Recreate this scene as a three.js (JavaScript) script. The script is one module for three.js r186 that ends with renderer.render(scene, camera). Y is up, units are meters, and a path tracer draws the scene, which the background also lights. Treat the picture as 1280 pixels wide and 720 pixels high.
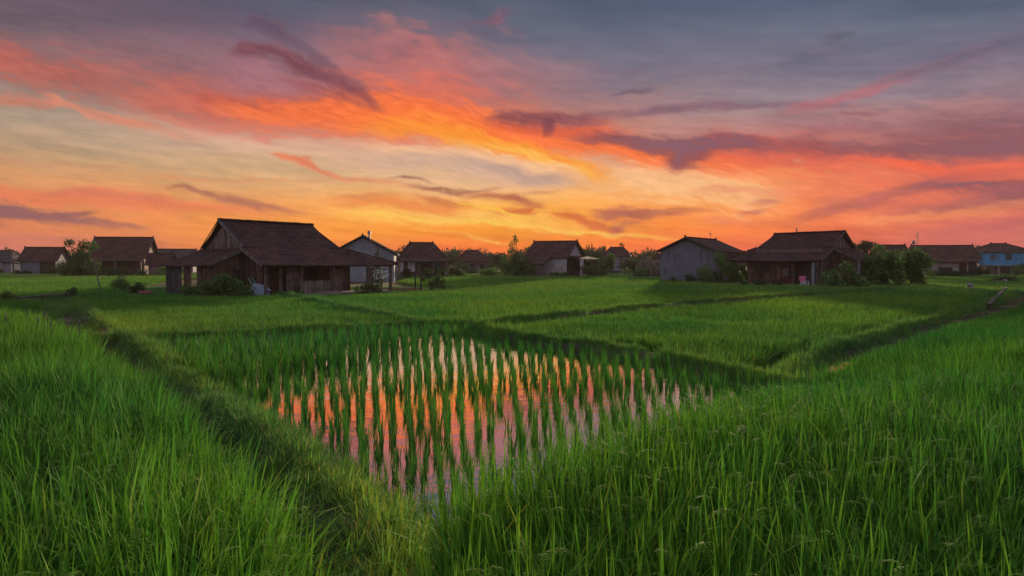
import * as THREE from 'three';
import { mergeGeometries } from 'three/addons/utils/BufferGeometryUtils.js';

// ---------------------------------------------------------------- camera, exposure
const scene = new THREE.Scene();
const FOCAL = 860, HORIZON = 328, CAM_H = 2.4;                 // photograph: 1280 x 720 pixels
const PITCH = Math.atan((360 - HORIZON) / FOCAL);
const camera = new THREE.PerspectiveCamera(2 * Math.atan(360 / FOCAL) * 180 / Math.PI, 16 / 9, 0.05, 4000);
camera.position.set(0, CAM_H, 0);
camera.rotation.set(-PITCH, 0, 0);
scene.add(camera);
const renderer = new THREE.WebGLRenderer({ antialias: true });
renderer.toneMapping = THREE.LinearToneMapping;
renderer.toneMappingExposure = 2.0;
renderer.shadowMap.enabled = true;

// ---------------------------------------------------------------- small maths
function rngOf(seed) { let s = seed >>> 0; return () => { s |= 0; s = s + 0x6D2B79F5 | 0; let t = Math.imul(s ^ s >>> 15, 1 | s); t = t + Math.imul(t ^ t >>> 7, 61 | t) ^ t; return ((t ^ t >>> 14) >>> 0) / 4294967296; }; }
const HASH = new Float32Array(65536); { const r = rngOf(99); for (let i = 0; i < 65536; i++) HASH[i] = r(); }
const hash2 = (x, y) => HASH[((x & 255) << 8) | (y & 255)];
function vnoise(x, y) {
  const xi = Math.floor(x), yi = Math.floor(y); let fx = x - xi, fy = y - yi;
  fx = fx * fx * fx * (fx * (fx * 6 - 15) + 10); fy = fy * fy * fy * (fy * (fy * 6 - 15) + 10);
  const a = hash2(xi, yi), b = hash2(xi + 1, yi), c = hash2(xi, yi + 1), d = hash2(xi + 1, yi + 1);
  return a + (b - a) * fx + (c - a) * fy + (a - b - c + d) * fx * fy;
}
function fbm(x, y, n = 4) { let s = 0, a = 0.5, t = 0; for (let i = 0; i < n; i++) { s += a * vnoise(x, y); t += a; a *= 0.5; const u = x * 1.62 - y * 1.23 + 17.3; y = x * 1.23 + y * 1.62 + 5.1; x = u; } return s / t; }
const clamp = (x, a = 0, b = 1) => Math.min(b, Math.max(a, x));
const smooth = (a, b, x) => { const t = clamp((x - a) / (b - a)); return t * t * (3 - 2 * t); };
const lerp = (a, b, t) => a + (b - a) * t;
const lin = (c) => c <= 0.04045 ? c / 12.92 : ((c + 0.055) / 1.055) ** 2.4;
// direction of a photograph pixel
function rayOf(px, py) {
  const x = (px - 640) / FOCAL, y = -(py - 360) / FOCAL, c = Math.cos(PITCH), s = Math.sin(PITCH);
  return [x, y * c - s, -(c + y * s)];
}
// point on the ground (height h) seen at that pixel, as [x, depth]
function groundAt(px, py, h = 0) { const r = rayOf(px, py), k = (h - CAM_H) / r[1]; return [r[0] * k, -r[2] * k]; }
// point at that pixel on the upright plane at that depth
function atDepth(px, py, d) { const r = rayOf(px, py), k = -d / r[2]; return new THREE.Vector3(r[0] * k, CAM_H + r[1] * k, -d); }
const heightAt = (py, d) => atDepth(640, py, d).y;
const xAt = (px, d) => (px - 640) / FOCAL * d * 1.0;

// ---------------------------------------------------------------- sky: dusk air and clouds, painted by direction (azimuth, elevation)
const SKY_TOP = [150, 156, 176];
const RICE_COLOR = [.09, .265, .026];
const ANG = 860;                                               // units: about one photograph pixel at the middle
const toAng = (px, py) => { const r = rayOf(px, py); return [Math.atan2(r[0], -r[2]) * ANG, Math.atan2(r[1], Math.hypot(r[0], r[2])) * ANG]; };
function buildSky() {
  const cols = [0, 320, 640, 960, 1280], rows = [0, 60, 110, 150, 190, 225, 260, 295, 328];
  const T = [
    [[88, 82, 98], [80, 86, 104], [86, 93, 113], [80, 93, 119], [68, 85, 106]],
    [[110, 90, 102], [118, 100, 116], [110, 108, 126], [104, 107, 127], [92, 102, 123]],
    [[138, 108, 112], [152, 110, 116], [152, 122, 130], [130, 120, 135], [118, 110, 129]],
    [[150, 132, 124], [178, 128, 118], [205, 130, 110], [160, 132, 136], [138, 116, 128]],
    [[174, 150, 128], [210, 168, 142], [228, 170, 135], [190, 120, 110], [142, 96, 106]],
    [[196, 152, 112], [212, 168, 122], [232, 180, 136], [240, 160, 110], [196, 104, 96]],
    [[220, 142, 92], [236, 154, 86], [254, 176, 80], [246, 142, 80], [202, 104, 96]],
    [[216, 122, 84], [248, 146, 60], [255, 146, 42], [240, 114, 62], [206, 102, 92]],
    [[192, 106, 104], [224, 108, 80], [246, 98, 56], [216, 88, 72], [184, 90, 98]],
  ];
  const gx = cols.map((c) => toAng(c, 328)[0]), gy = rows.map((r) => toAng(640, r)[1]);
  const S = [];
  const st = (color, pts, o = {}) => {                         // a streak of cloud: points [pixel x, pixel y, reach up, reach down, strength]
    const q = pts.map(([x, y, u, d, a]) => { const p = toAng(x, y); return { x: p[0], y: p[1], u, d, a }; });
    S.push({ c: color, q, x0: q[0].x, x1: q[q.length - 1].x, n: o.n ?? 0.55, sx: o.sx ?? 46, sy: o.sy ?? 7, e: o.e ?? 2, warp: o.warp ?? 1, seed: S.length * 13.7 });
  };
  // red and salmon, high
  st([202, 92, 78], [[-260, 60, 30, 30, .3], [-60, 76, 26, 22, .7], [60, 88, 18, 20, .62], [150, 102, 18, 22, .45], [260, 120, 22, 24, .4], [360, 140, 20, 20, 0]]);
  st([140, 98, 106], [[40, 60, 20, 20, 0], [140, 70, 22, 20, .35], [240, 84, 22, 22, .35], [330, 100, 20, 24, 0]]);
  st([216, 118, 94], [[-60, 126, 6, 7, .4], [20, 128, 7, 7, .7], [50, 131, 6, 6, .6], [80, 128, 3, 3, 0]], { sy: 4 });
  st([228, 134, 104], [[40, 121, 4, 4, 0], [64, 126, 5, 5, .7], [110, 142, 6, 6, .65], [170, 157, 6, 6, .7], [235, 168, 5, 5, .3], [280, 175, 5, 5, 0]], { sy: 4 });
  st([206, 112, 106], [[350, 90, 40, 40, 0], [430, 84, 46, 46, .5], [520, 78, 48, 46, .68], [600, 86, 40, 46, .45], [700, 104, 30, 30, .2], [780, 110, 20, 20, 0]], { n: .4, sx: 80, sy: 26 });
  st([214, 106, 86], [[130, 126, 18, 18, 0], [230, 132, 26, 22, .6], [330, 142, 30, 24, .75], [450, 142, 42, 26, .85], [560, 148, 50, 26, .85], [630, 158, 34, 24, .6], [720, 166, 20, 20, 0]], { n: .5, sx: 70, sy: 14 });
  st([170, 108, 122], [[250, 78, 20, 20, 0], [310, 98, 24, 22, .55], [380, 108, 16, 18, .5], [430, 112, 10, 10, 0]], { n: .3 });
  st([186, 84, 76], [[240, 120, 5, 6, 0], [270, 122, 6, 8, .6], [330, 128, 8, 9, .55], [400, 126, 8, 10, .55], [470, 122, 8, 12, .4], [520, 126, 8, 8, 0]], { sy: 5 });
  // the glowing band
  st([250, 118, 62], [[250, 124, 6, 10, 0], [320, 136, 12, 16, .75], [420, 142, 20, 18, .92], [500, 146, 26, 20, 1], [570, 158, 24, 18, 1], [640, 168, 20, 18, 1], [720, 178, 20, 18, .95], [820, 190, 12, 16, .95], [900, 202, 12, 14, .75], [1000, 214, 12, 14, .4], [1080, 224, 10, 12, 0]], { n: .4, sy: 9 });
  st([253, 150, 52], [[400, 156, 10, 10, 0], [500, 160, 14, 10, .8], [580, 172, 14, 11, .95], [650, 186, 12, 12, 1], [710, 206, 12, 12, .9], [760, 226, 10, 10, .6], [800, 240, 6, 6, 0]], { n: .4, sy: 6 });
  st([255, 186, 84], [[540, 176, 4, 5, 0], [600, 182, 5, 6, .6], [640, 186, 5, 6, .85], [680, 198, 5, 6, .9], [730, 218, 5, 6, .6], [770, 234, 4, 4, 0]], { sy: 4 });
  st([250, 196, 146], [[440, 178, 5, 5, 0], [500, 186, 6, 5, .6], [580, 192, 6, 5, .5], [650, 203, 6, 6, .8], [700, 212, 7, 7, .9], [735, 226, 5, 5, 0]], { sy: 4 });
  st([204, 168, 146], [[420, 190, 6, 10, 0], [500, 198, 8, 16, .75], [600, 208, 8, 14, .8], [690, 226, 6, 8, .6], [730, 234, 4, 4, 0]], { n: .4 });
  st([176, 146, 138], [[560, 198, 4, 4, 0], [620, 210, 6, 7, .6], [680, 224, 4, 6, .6], [715, 228, 2, 3, 0]], { sy: 4 });
  st([250, 192, 134], [[720, 236, 6, 6, 0], [790, 226, 18, 18, .75], [860, 228, 20, 24, .85], [930, 240, 16, 20, .7], [1000, 252, 12, 14, 0]], { n: .5, sy: 6 });
  // dark drift on the left
  st([100, 78, 96], [[292, 28, 5, 7, 0], [325, 26, 8, 10, .75], [352, 36, 8, 14, .75], [376, 58, 8, 12, .55], [402, 78, 8, 12, .6], [440, 104, 5, 8, .3], [470, 122, 4, 5, 0]], { sy: 6 });
  st([122, 72, 84], [[268, 66, 4, 5, 0], [292, 62, 8, 9, .85], [336, 64, 10, 10, .9], [376, 82, 9, 9, .9], [408, 98, 8, 9, .85], [446, 118, 6, 9, .75], [478, 142, 4, 6, 0]], { sy: 6 });
  st([150, 80, 84], [[345, 92, 4, 4, 0], [380, 104, 5, 8, .55], [430, 120, 6, 8, .5], [480, 136, 5, 6, 0]]);
  // purple bank on the right
  st([214, 88, 66], [[600, 154, 6, 8, 0], [660, 156, 8, 10, .7], [740, 164, 10, 10, .6], [820, 176, 8, 8, 0]]);
  st([132, 74, 82], [[600, 149, 3, 5, 0], [636, 146, 5, 7, .8], [690, 147, 7, 9, .9], [730, 150, 7, 7, .8], [776, 148, 4, 5, 0]], { sy: 5 });
  st([112, 62, 76], [[678, 152, 3, 26, 0], [683, 150, 3, 17, .6], [690, 150, 3, 15, .6], [697, 150, 3, 16, 0]], { n: .3, warp: .4, e: 3 });
  st([226, 90, 70], [[800, 190, 8, 12, 0], [900, 186, 12, 18, .6], [1000, 192, 14, 18, .75], [1100, 204, 12, 16, .6], [1200, 214, 14, 18, .6], [1330, 220, 14, 18, .3], [1500, 210, 10, 10, 0]], { n: .5 });
  st([116, 74, 90], [[700, 168, 5, 6, 0], [760, 172, 7, 8, .75], [820, 178, 9, 12, .92], [866, 180, 11, 13, .95], [920, 179, 9, 8, .85], [970, 184, 8, 6, .45], [1020, 184, 9, 8, .55], [1090, 190, 8, 8, .62], [1150, 190, 8, 8, .68], [1220, 186, 10, 11, .7], [1300, 182, 12, 14, .75], [1420, 168, 20, 20, .7], [1600, 150, 20, 20, 0]], { sy: 6 });
  st([112, 68, 84], [[822, 186, 6, 14, 0], [846, 190, 8, 18, .9], [870, 190, 8, 14, .7], [905, 188, 6, 6, 0]], { n: .3 });
  st([124, 92, 108], [[690, 148, 3, 3, 0], [770, 141, 4, 4, .55], [830, 135, 5, 5, .75], [900, 133, 5, 5, .7], [1000, 130, 4, 4, .55], [1080, 134, 3, 3, .45], [1140, 140, 2, 2, 0]], { sy: 4 });
  st([190, 104, 112], [[960, 146, 5, 6, 0], [1030, 130, 7, 8, .6], [1090, 112, 7, 8, .65], [1140, 92, 8, 9, .4], [1220, 66, 8, 9, .15], [1280, 50, 8, 8, 0]], { sy: 5 });
  st([196, 132, 126], [[980, 152, 8, 8, 0], [1080, 146, 10, 8, .5], [1180, 140, 12, 10, .4], [1300, 140, 12, 10, .2], [1400, 140, 8, 8, 0]]);
  st([136, 82, 96], [[1040, 144, 2, 2, 0], [1080, 143, 2, 2, .7], [1125, 141, 2, 2, 0]], { sy: 2 });
  st([92, 92, 106], [[1000, 58, 3, 3, 0], [1035, 52, 4, 5, .6], [1062, 47, 3, 4, .5], [1085, 44, 2, 2, 0]], { sy: 4 });
  st([100, 98, 114], [[930, 94, 6, 6, 0], [990, 78, 8, 8, .5], [1040, 62, 8, 9, .4], [1100, 58, 6, 8, 0]]);
  st([92, 92, 112], [[1080, 100, 7, 7, 0], [1170, 82, 8, 8, .45], [1260, 56, 8, 8, .45], [1380, 30, 8, 8, 0]]);
  st([112, 94, 108], [[760, 118, 2, 2, 0], [782, 115, 2, 3, .7], [800, 114, 3, 4, .8], [822, 110, 2, 2, 0]], { sy: 3 });
  st([118, 96, 112], [[770, 92, 4, 4, 0], [790, 89, 4, 4, .5], [815, 90, 4, 4, 0]]);
  st([160, 92, 106], [[560, 27, 4, 4, 0], [600, 26, 4, 5, .45], [622, 23, 5, 6, .65], [650, 14, 4, 4, 0]], { sy: 5 });
  st([86, 84, 98], [[-300, 20, 20, 20, .4], [-40, 16, 18, 22, .5], [120, 26, 16, 20, .35], [260, 10, 12, 14, 0]]);
  // mottled evening right, low
  st([236, 112, 82], [[920, 250, 14, 16, 0], [1040, 236, 18, 20, .5], [1160, 236, 20, 24, .55], [1300, 230, 24, 24, .4], [1460, 220, 18, 18, 0]], { n: .6, sy: 8 });
  st([244, 104, 74], [[1040, 200, 3, 5, 0], [1130, 202, 5, 8, .9], [1180, 212, 6, 8, .7], [1200, 224, 5, 7, .6], [1240, 214, 5, 7, .5], [1320, 210, 5, 5, 0]], { sy: 4 });
  st([166, 90, 92], [[960, 280, 5, 6, 0], [1020, 268, 8, 9, .6], [1080, 254, 7, 9, .6], [1130, 238, 6, 8, .6], [1180, 226, 6, 7, .65], [1230, 222, 5, 6, .3], [1290, 220, 4, 4, 0]], { sy: 5 });
  st([140, 84, 96], [[1120, 236, 4, 5, 0], [1160, 230, 6, 7, .6], [1200, 240, 6, 8, .7], [1250, 244, 10, 12, .8], [1310, 240, 12, 14, .8], [1420, 230, 14, 16, .5], [1560, 225, 10, 10, 0]], { sy: 5 });
  st([150, 88, 96], [[1080, 268, 4, 5, 0], [1160, 260, 6, 7, .5], [1240, 254, 7, 8, .6], [1320, 250, 8, 8, .4], [1420, 250, 6, 6, 0]], { sy: 4 });
  st([98, 60, 76], [[1150, 238, 2, 2, 0], [1190, 233, 2, 3, .75], [1220, 231, 2, 3, .8], [1256, 233, 2, 2, .5], [1300, 232, 2, 2, 0]], { sy: 2 });
  st([248, 152, 92], [[1030, 280, 5, 6, 0], [1100, 274, 6, 8, .65], [1180, 268, 6, 8, .55], [1270, 260, 5, 6, .4], [1380, 256, 4, 4, 0]], { sy: 4 });
  st([186, 92, 100], [[1120, 298, 6, 8, 0], [1200, 288, 8, 8, .55], [1290, 280, 8, 9, .5], [1420, 280, 8, 8, 0]], { sy: 4 });
  st([204, 112, 92], [[1000, 256, 3, 4, 0], [1040, 248, 4, 5, .5], [1090, 246, 3, 4, 0]]);
  st([190, 108, 92], [[905, 265, 2, 3, 0], [935, 262, 3, 4, .75], [965, 258, 2, 3, 0]], { sy: 3 });
  st([190, 112, 100], [[920, 252, 2, 3, 0], [950, 249, 2, 4, .7], [975, 247, 2, 3, 0]], { sy: 3 });
  st([222, 122, 92], [[840, 276, 3, 4, 0], [890, 270, 5, 6, .55], [950, 276, 4, 5, .4], [1000, 282, 3, 3, 0]]);
  st([220, 130, 100], [[845, 240, 3, 4, 0], [900, 236, 3, 4, .5], [970, 240, 3, 4, .4], [1030, 246, 3, 3, 0]], { sy: 3 });
  // low middle
  st([253, 190, 92], [[380, 266, 8, 8, 0], [470, 268, 9, 10, .8], [560, 270, 10, 12, .9], [640, 272, 9, 12, .85], [740, 284, 8, 10, .5], [840, 290, 6, 6, 0]], { n: .4, sy: 4 });
  st([226, 116, 62], [[400, 250, 4, 6, 0], [470, 254, 7, 8, .5], [560, 258, 7, 8, .6], [610, 264, 4, 6, 0]], { sy: 5 });
  st([206, 122, 78], [[420, 246, 3, 4, 0], [450, 247, 3, 4, .5], [490, 244, 3, 4, .4], [520, 246, 3, 4, 0]], { sy: 3 });
  st([196, 104, 66], [[500, 242, 3, 4, 0], [540, 246, 5, 6, .7], [585, 254, 5, 6, .7], [615, 262, 3, 4, 0]], { sy: 4 });
  st([176, 94, 72], [[560, 238, 4, 4, 0], [610, 243, 5, 6, .7], [650, 248, 6, 9, .85], [675, 258, 5, 8, .6], [695, 266, 3, 4, 0]], { sy: 5 });
  st([200, 88, 48], [[612, 264, 3, 3, 0], [636, 268, 4, 4, .75], [668, 268, 5, 6, .7], [690, 262, 3, 4, 0]], { sy: 4 });
  st([202, 92, 54], [[670, 266, 2, 3, 0], [720, 270, 5, 5, .75], [752, 280, 6, 6, .75], [772, 290, 5, 6, .7], [790, 296, 2, 3, 0]], { sy: 4 });
  st([168, 92, 82], [[735, 266, 3, 4, 0], [765, 268, 5, 12, .8], [795, 268, 7, 14, .85], [830, 265, 5, 8, .7], [870, 261, 2, 4, .4], [900, 258, 2, 2, 0]], { sy: 4 });
  st([160, 84, 84], [[762, 288, 2, 3, 0], [774, 286, 4, 7, .7], [790, 282, 3, 4, 0]]);
  st([200, 120, 86], [[755, 262, 2, 2, 0], [790, 260, 3, 4, .6], [820, 255, 2, 3, 0]], { sy: 3 });
  st([255, 198, 84], [[420, 267, 2, 3, 0], [480, 271, 3, 3, .85], [560, 276, 3, 3, .95], [640, 281, 3, 3, .95], [720, 288, 2.5, 3, .9], [800, 297, 2, 2, .7], [880, 303, 2, 2, 0]], { sy: 2, sx: 60, n: .35 });
  st([255, 196, 74], [[560, 246, 2, 2, 0], [590, 254, 2, 3, .9], [620, 263, 2.5, 3, .95], [650, 273, 2, 3, .9], [676, 279, 2, 2, 0]], { sy: 2, n: .3 });
  st([255, 186, 72], [[664, 272, 2, 2, 0], [672, 264, 2, 3, .7], [690, 264, 2, 2, .7], [730, 266, 2, 2, .4], [760, 268, 1, 1, 0]], { sy: 2, n: .3, warp: .5 });
  st([255, 184, 86], [[580, 295, 1.5, 1.5, 0], [600, 299, 1.6, 1.8, .85], [625, 304, 1.6, 1.8, .85], [640, 306, 1, 1, 0]], { sy: 2, n: .2 });
  st([255, 176, 76], [[490, 288, 2, 2, 0], [530, 291, 2, 2, .7], [580, 294, 2, 2, .6], [630, 300, 1, 1, 0]], { sy: 2, n: .3 });
  st([250, 140, 70], [[800, 300, 3, 3, 0], [860, 294, 4, 4, .5], [930, 292, 4, 4, .3], [990, 290, 3, 3, 0]], { sy: 3 });
  st([132, 86, 76], [[488, 226, 1.5, 2, 0], [504, 223, 2, 2, .8], [520, 223, 2, 2, .75], [536, 228, 1, 1, 0]], { sy: 2 });
  st([150, 92, 76], [[505, 231, 1.5, 2, 0], [540, 232, 2, 3, .85], [575, 238, 3, 3, .75], [610, 234, 2, 2, .5], [640, 231, 1, 1, 0]], { sy: 2 });
  st([192, 128, 100], [[640, 240, 2, 2, 0], [680, 240, 2, 3, .5], [720, 239, 2, 2, 0]], { sy: 2 });
  // left, low
  st([224, 122, 88], [[346, 194, 1.5, 2, 0], [358, 196, 3, 3, .85], [376, 200, 4, 5, .95], [390, 208, 6, 5, .95], [406, 217, 3, 4, .85], [440, 226, 3, 3, .5], [500, 231, 3, 3, .35], [560, 236, 2, 2, 0]], { sy: 5, n: .25 });
  st([222, 124, 92], [[376, 200, 1, 1, 0], [390, 199, 1.6, 4, .9], [398, 200, 1, 2, 0]], { n: .2 });
  st([232, 120, 82], [[-200, 236, 6, 10, .4], [-20, 240, 6, 9, .7], [80, 246, 7, 10, .75], [180, 252, 6, 9, .7], [280, 258, 6, 7, .6], [400, 262, 5, 5, 0]], { sy: 4 });
  st([206, 116, 92], [[20, 238, 3, 5, 0], [80, 242, 4, 6, .6], [160, 248, 4, 6, .5], [240, 254, 4, 4, 0]], { sy: 3 });
  st([168, 104, 88], [[196, 236, 2, 3, 0], [226, 233, 4, 4, .85], [246, 236, 3, 4, .75], [290, 246, 4, 5, .8], [330, 254, 4, 5, .75], [370, 262, 3, 4, .5], [415, 269, 2, 2, 0]], { sy: 4 });
  st([214, 138, 96], [[160, 222, 1.6, 2, 0], [220, 222, 2, 2, .6], [300, 222, 2, 3, .4], [400, 226, 2, 3, .4], [440, 228, 2, 2, 0]], { sy: 2 });
  st([198, 140, 108], [[-100, 200, 3, 4, .4], [40, 206, 3, 4, .45], [120, 211, 3, 4, .45], [260, 214, 3, 4, 0]], { sy: 3 });
  st([128, 82, 92], [[-240, 252, 12, 12, .7], [-60, 258, 12, 11, .85], [0, 262, 10, 10, .88], [50, 268, 7, 8, .85], [100, 275, 4, 5, .75], [150, 281, 2, 3, .5], [190, 284, 1, 2, 0]], { sy: 3, sx: 60 });
  st([132, 88, 92], [[-40, 254, 1.5, 2, .6], [30, 257, 1.5, 2, .7], [60, 259, 1, 1, 0]], { sy: 2, n: .2 });
  st([132, 84, 88], [[30, 262, 1.5, 2, 0], [70, 265, 2, 2, .8], [100, 267, 1.5, 2, .7], [122, 266, 1, 1, 0]], { sy: 2, n: .2 });
  st([188, 104, 100], [[-60, 292, 3, 3, .5], [40, 296, 2, 3, .5], [100, 300, 2, 2, .4], [170, 302, 1, 1, 0]], { sy: 2 });
  const W = 4096, H = 2048, data = new Float32Array(W * H * 4);
  const cr = (p0, p1, p2, p3, t) => 0.5 * (2 * p1 + (p2 - p0) * t + (2 * p0 - 5 * p1 + 4 * p2 - p3) * t * t + (3 * p1 - p0 - 3 * p2 + p3) * t * t * t);
  const colOf = (a, j, k) => {
    let i = 0; while (i < 3 && a > gx[i + 1]) i++;
    const t = clamp((a - gx[i]) / (gx[i + 1] - gx[i]));
    return cr(T[j][Math.max(0, i - 1)][k], T[j][i][k], T[j][i + 1][k], T[j][Math.min(4, i + 2)][k], t);
  };
  const LO = H / 2, out = [0, 0, 0];
  const far = [84, 92, 116];
  for (let r = LO; r < H; r++) {
    const el = ((r + 0.5) / H - 0.5) * Math.PI * ANG;
    let j = rows.length - 2; while (j > 0 && el > gy[j]) j--;
    const ty = clamp((el - gy[j]) / (gy[j + 1] - gy[j]));
    for (let c = 0; c < W; c++) {
      let az = ((c + 0.5) / W - 0.25); if (az > 0.5) az -= 1; az *= 2 * Math.PI * ANG;
      const away = smooth(900, 2100, Math.abs(az));            // towards the sky behind
      const near = Math.abs(az) < 1400 && el < 560;
      const wx = near ? (fbm(az / 70, el / 34, 3) - .5) * 34 : 0, wy = near ? (fbm(az / 90 + 31, el / 30 + 9, 3) - .5) * 13 + (fbm(az / 20 + 3, el / 6, 3) - .5) * 5 : 0;
      const a2 = az + wx * 2, e2 = el + wy * 1.2;
      let jj = rows.length - 2; while (jj > 0 && e2 > gy[jj]) jj--;
      const tt = clamp((e2 - gy[jj]) / (gy[jj + 1] - gy[jj]));
      for (let k = 0; k < 3; k++) out[k] = cr(colOf(a2, Math.max(0, jj - 1), k), colOf(a2, jj, k), colOf(a2, jj + 1, k), colOf(a2, Math.min(rows.length - 1, jj + 2), k), tt);
      if (away > 0) {                                          // the twilight arch fades from orange to rose to slate round the back
        const rose = Math.exp(-(((el - 150) / 130) ** 2));
        const t = [lerp(160, 190, rose), lerp(166, 164, rose), lerp(190, 184, rose)];
        for (let k = 0; k < 3; k++) out[k] = lerp(out[k], t[k], away);
      }
      const up = smooth(322, 900, el);                        // paler air overhead
      if (up > 0) { out[0] = lerp(out[0], SKY_TOP[0], up); out[1] = lerp(out[1], SKY_TOP[1], up); out[2] = lerp(out[2], SKY_TOP[2], up); }
      const sl = el + az * .1, g = (fbm(az / 120 + 7, sl / 22 + 3, 4) - .5) * 40 + ((fbm(az / 40 + 1, sl / 5 + 13, 4) - .5) * 46 + (fbm(az / 11 + 5, (sl + az * .15) / 3 + 1, 3) - .5) * 20 * (near ? 1 : 0)) * (.3 + .7 * smooth(300, 120, el)) + (near ? (fbm(az / 70 + 3, (el + az * .06) / 1.7, 3) - .5) * 26 * smooth(230, 90, el) : 0);   // thin uneven veil
      const warm = clamp(1 - el / 260) * (1 - away);
      out[0] += g * (0.5 + .3 * warm); out[1] += g * .45; out[2] += g * (.45 - .2 * warm);
      if (near) for (const s of S) {
        const x = az + wx * s.warp;
        if (x <= s.x0 || x >= s.x1) continue;
        const q = s.q; let i = 0; while (x > q[i + 1].x) i++;
        const p = q[i], n = q[i + 1]; let t = (x - p.x) / (n.x - p.x); t = t * t * (3 - 2 * t) * .5 + t * .5;
        const yc = lerp(p.y, n.y, t), dy = el + wy * s.warp - yc, w = dy > 0 ? lerp(p.u, n.u, t) : lerp(p.d, n.d, t);
        const z = Math.abs(dy) / w; if (z > 2) continue;
        const f = fbm(az / s.sx + s.seed, (dy + az * .12) / s.sy + s.seed * 1.7, 4), f2 = fbm(az / (s.sx * .3) + s.seed * 2, (dy + az * .16) / (s.sy * .3) + s.seed, 3), f3 = fbm(az / 60 + s.seed * 3, (dy + az * .07) / 2.1, 2);
        const body = Math.exp(-((z * .95) ** s.e) * 1.1), rag = body + (f - .5) * 2.3 * s.n + (f2 - .5) * 2.1 * s.n + (f3 - .5) * .8 * s.n;
        const a = clamp(lerp(p.a, n.a, t) * (.38 * body + .62 * smooth(.18, .82, rag)) * Math.min(1, (2 - z) * 1.5)), hue = (f2 - .5) * 46 + (f - .5) * 30;
        out[0] += (s.c[0] + hue - out[0]) * a; out[1] += (s.c[1] + hue * .62 - out[1]) * a; out[2] += (s.c[2] + hue * .5 - out[2]) * a;
      }
      const o = (r * W + c) * 4;
      for (let k = 0; k < 3; k++) data[o + k] = lin(clamp(out[k] / 255, 0.02, 1));
      data[o + 3] = 1;
    }
  }
  for (let r = 0; r < LO; r++) for (let c = 0; c < W; c++) { const o = (r * W + c) * 4; data[o] = .05; data[o + 1] = .06; data[o + 2] = .04; data[o + 3] = 1; }
  const t = new THREE.DataTexture(data, W, H, THREE.RGBAFormat, THREE.FloatType);
  t.mapping = THREE.EquirectangularReflectionMapping; t.magFilter = THREE.LinearFilter; t.needsUpdate = true;
  return t;
}

const skyTexture = buildSky();
scene.background = skyTexture;
scene.environment = skyTexture;
scene.backgroundIntensity = scene.environmentIntensity = 1 / 2;

// the sun, at the horizon behind the low cloud
const sun = new THREE.DirectionalLight(new THREE.Color(1, 0.76, 0.48), 3.6);
{ const a = toAng(860, 222); const az = a[0] / ANG, el = 5.7 * Math.PI / 180; sun.position.set(Math.sin(az) * Math.cos(el), Math.sin(el), -Math.cos(az) * Math.cos(el)).multiplyScalar(150); }
sun.castShadow = true; sun.shadow.radius = 4; sun.shadow.mapSize.set(2048, 2048);
Object.assign(sun.shadow.camera, { left: -90, right: 90, top: 60, bottom: -60, near: 1, far: 400 });
scene.add(sun, sun.target);
scene.fog = new THREE.FogExp2(new THREE.Color(1, .8, .72), .00022);                // evening haze

// ---------------------------------------------------------------- naming and building helpers
const taken = new Map();
function numbered(n) { const k = taken.get(n) ?? 0; taken.set(n, k + 1); return k ? `${n}_${String(k).padStart(3, '0')}` : n; }
function tag(o, label, category, group) { o.userData.label = label; o.userData.category = category; if (group) o.userData.group = group; return o; }
function thing(name, label, category, x = 0, d = 0, turn = 0, group, y = 0) { const o = new THREE.Group(); o.name = numbered(name); o.position.set(x, y, -d); o.rotation.y = turn; scene.add(o); return tag(o, label, category, group); }
function shade(o) { o.castShadow = true; o.receiveShadow = true; return o; }
function part(parent, name, geometry, material) { const m = shade(new THREE.Mesh(geometry, material)); m.name = name; parent.add(m); return m; }
function structure(name, geometry, material) { const m = shade(new THREE.Mesh(geometry, material)); m.name = numbered(name); m.userData.kind = 'structure'; scene.add(m); return m; }
const V = (x, y, z) => new THREE.Vector3(x, y, z);
const merge = (list) => { const keep = list.some((g) => !g.attributes.color) ? ['position', 'normal', 'uv'] : ['position', 'normal', 'uv', 'color'];
  return mergeGeometries(list.map((g) => { g = g.index ? g.toNonIndexed() : g; for (const k of Object.keys(g.attributes)) if (!keep.includes(k)) g.deleteAttribute(k); return g; })); };
// box from x0..x1, y0..y1, z0..z1 with texture coordinates in metres
function box(x0, x1, y0, y1, z0, z1) {
  const g = new THREE.BoxGeometry(Math.abs(x1 - x0), Math.abs(y1 - y0), Math.abs(z1 - z0)); g.translate((x0 + x1) / 2, (y0 + y1) / 2, (z0 + z1) / 2);
  return metres(g);
}
function metres(g) { const p = g.attributes.position, n = g.attributes.normal, u = new Float32Array(p.count * 2);
  for (let i = 0; i < p.count; i++) { const ax = Math.abs(n.getX(i)), ay = Math.abs(n.getY(i)), az = Math.abs(n.getZ(i));
    if (ay > ax && ay > az) { u[2 * i] = p.getX(i); u[2 * i + 1] = p.getZ(i); } else if (ax > az) { u[2 * i] = p.getZ(i); u[2 * i + 1] = p.getY(i); } else { u[2 * i] = p.getX(i); u[2 * i + 1] = p.getY(i); } }
  g.setAttribute('uv', new THREE.BufferAttribute(u, 2)); return g; }
function tint(g, r, gr, b) { const n = g.attributes.position.count, a = new Float32Array(n * 3); for (let i = 0; i < n; i++) { a[3 * i] = r; a[3 * i + 1] = gr ?? r; a[3 * i + 2] = b ?? r; } g.setAttribute('color', new THREE.BufferAttribute(a, 3)); return g; }
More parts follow.
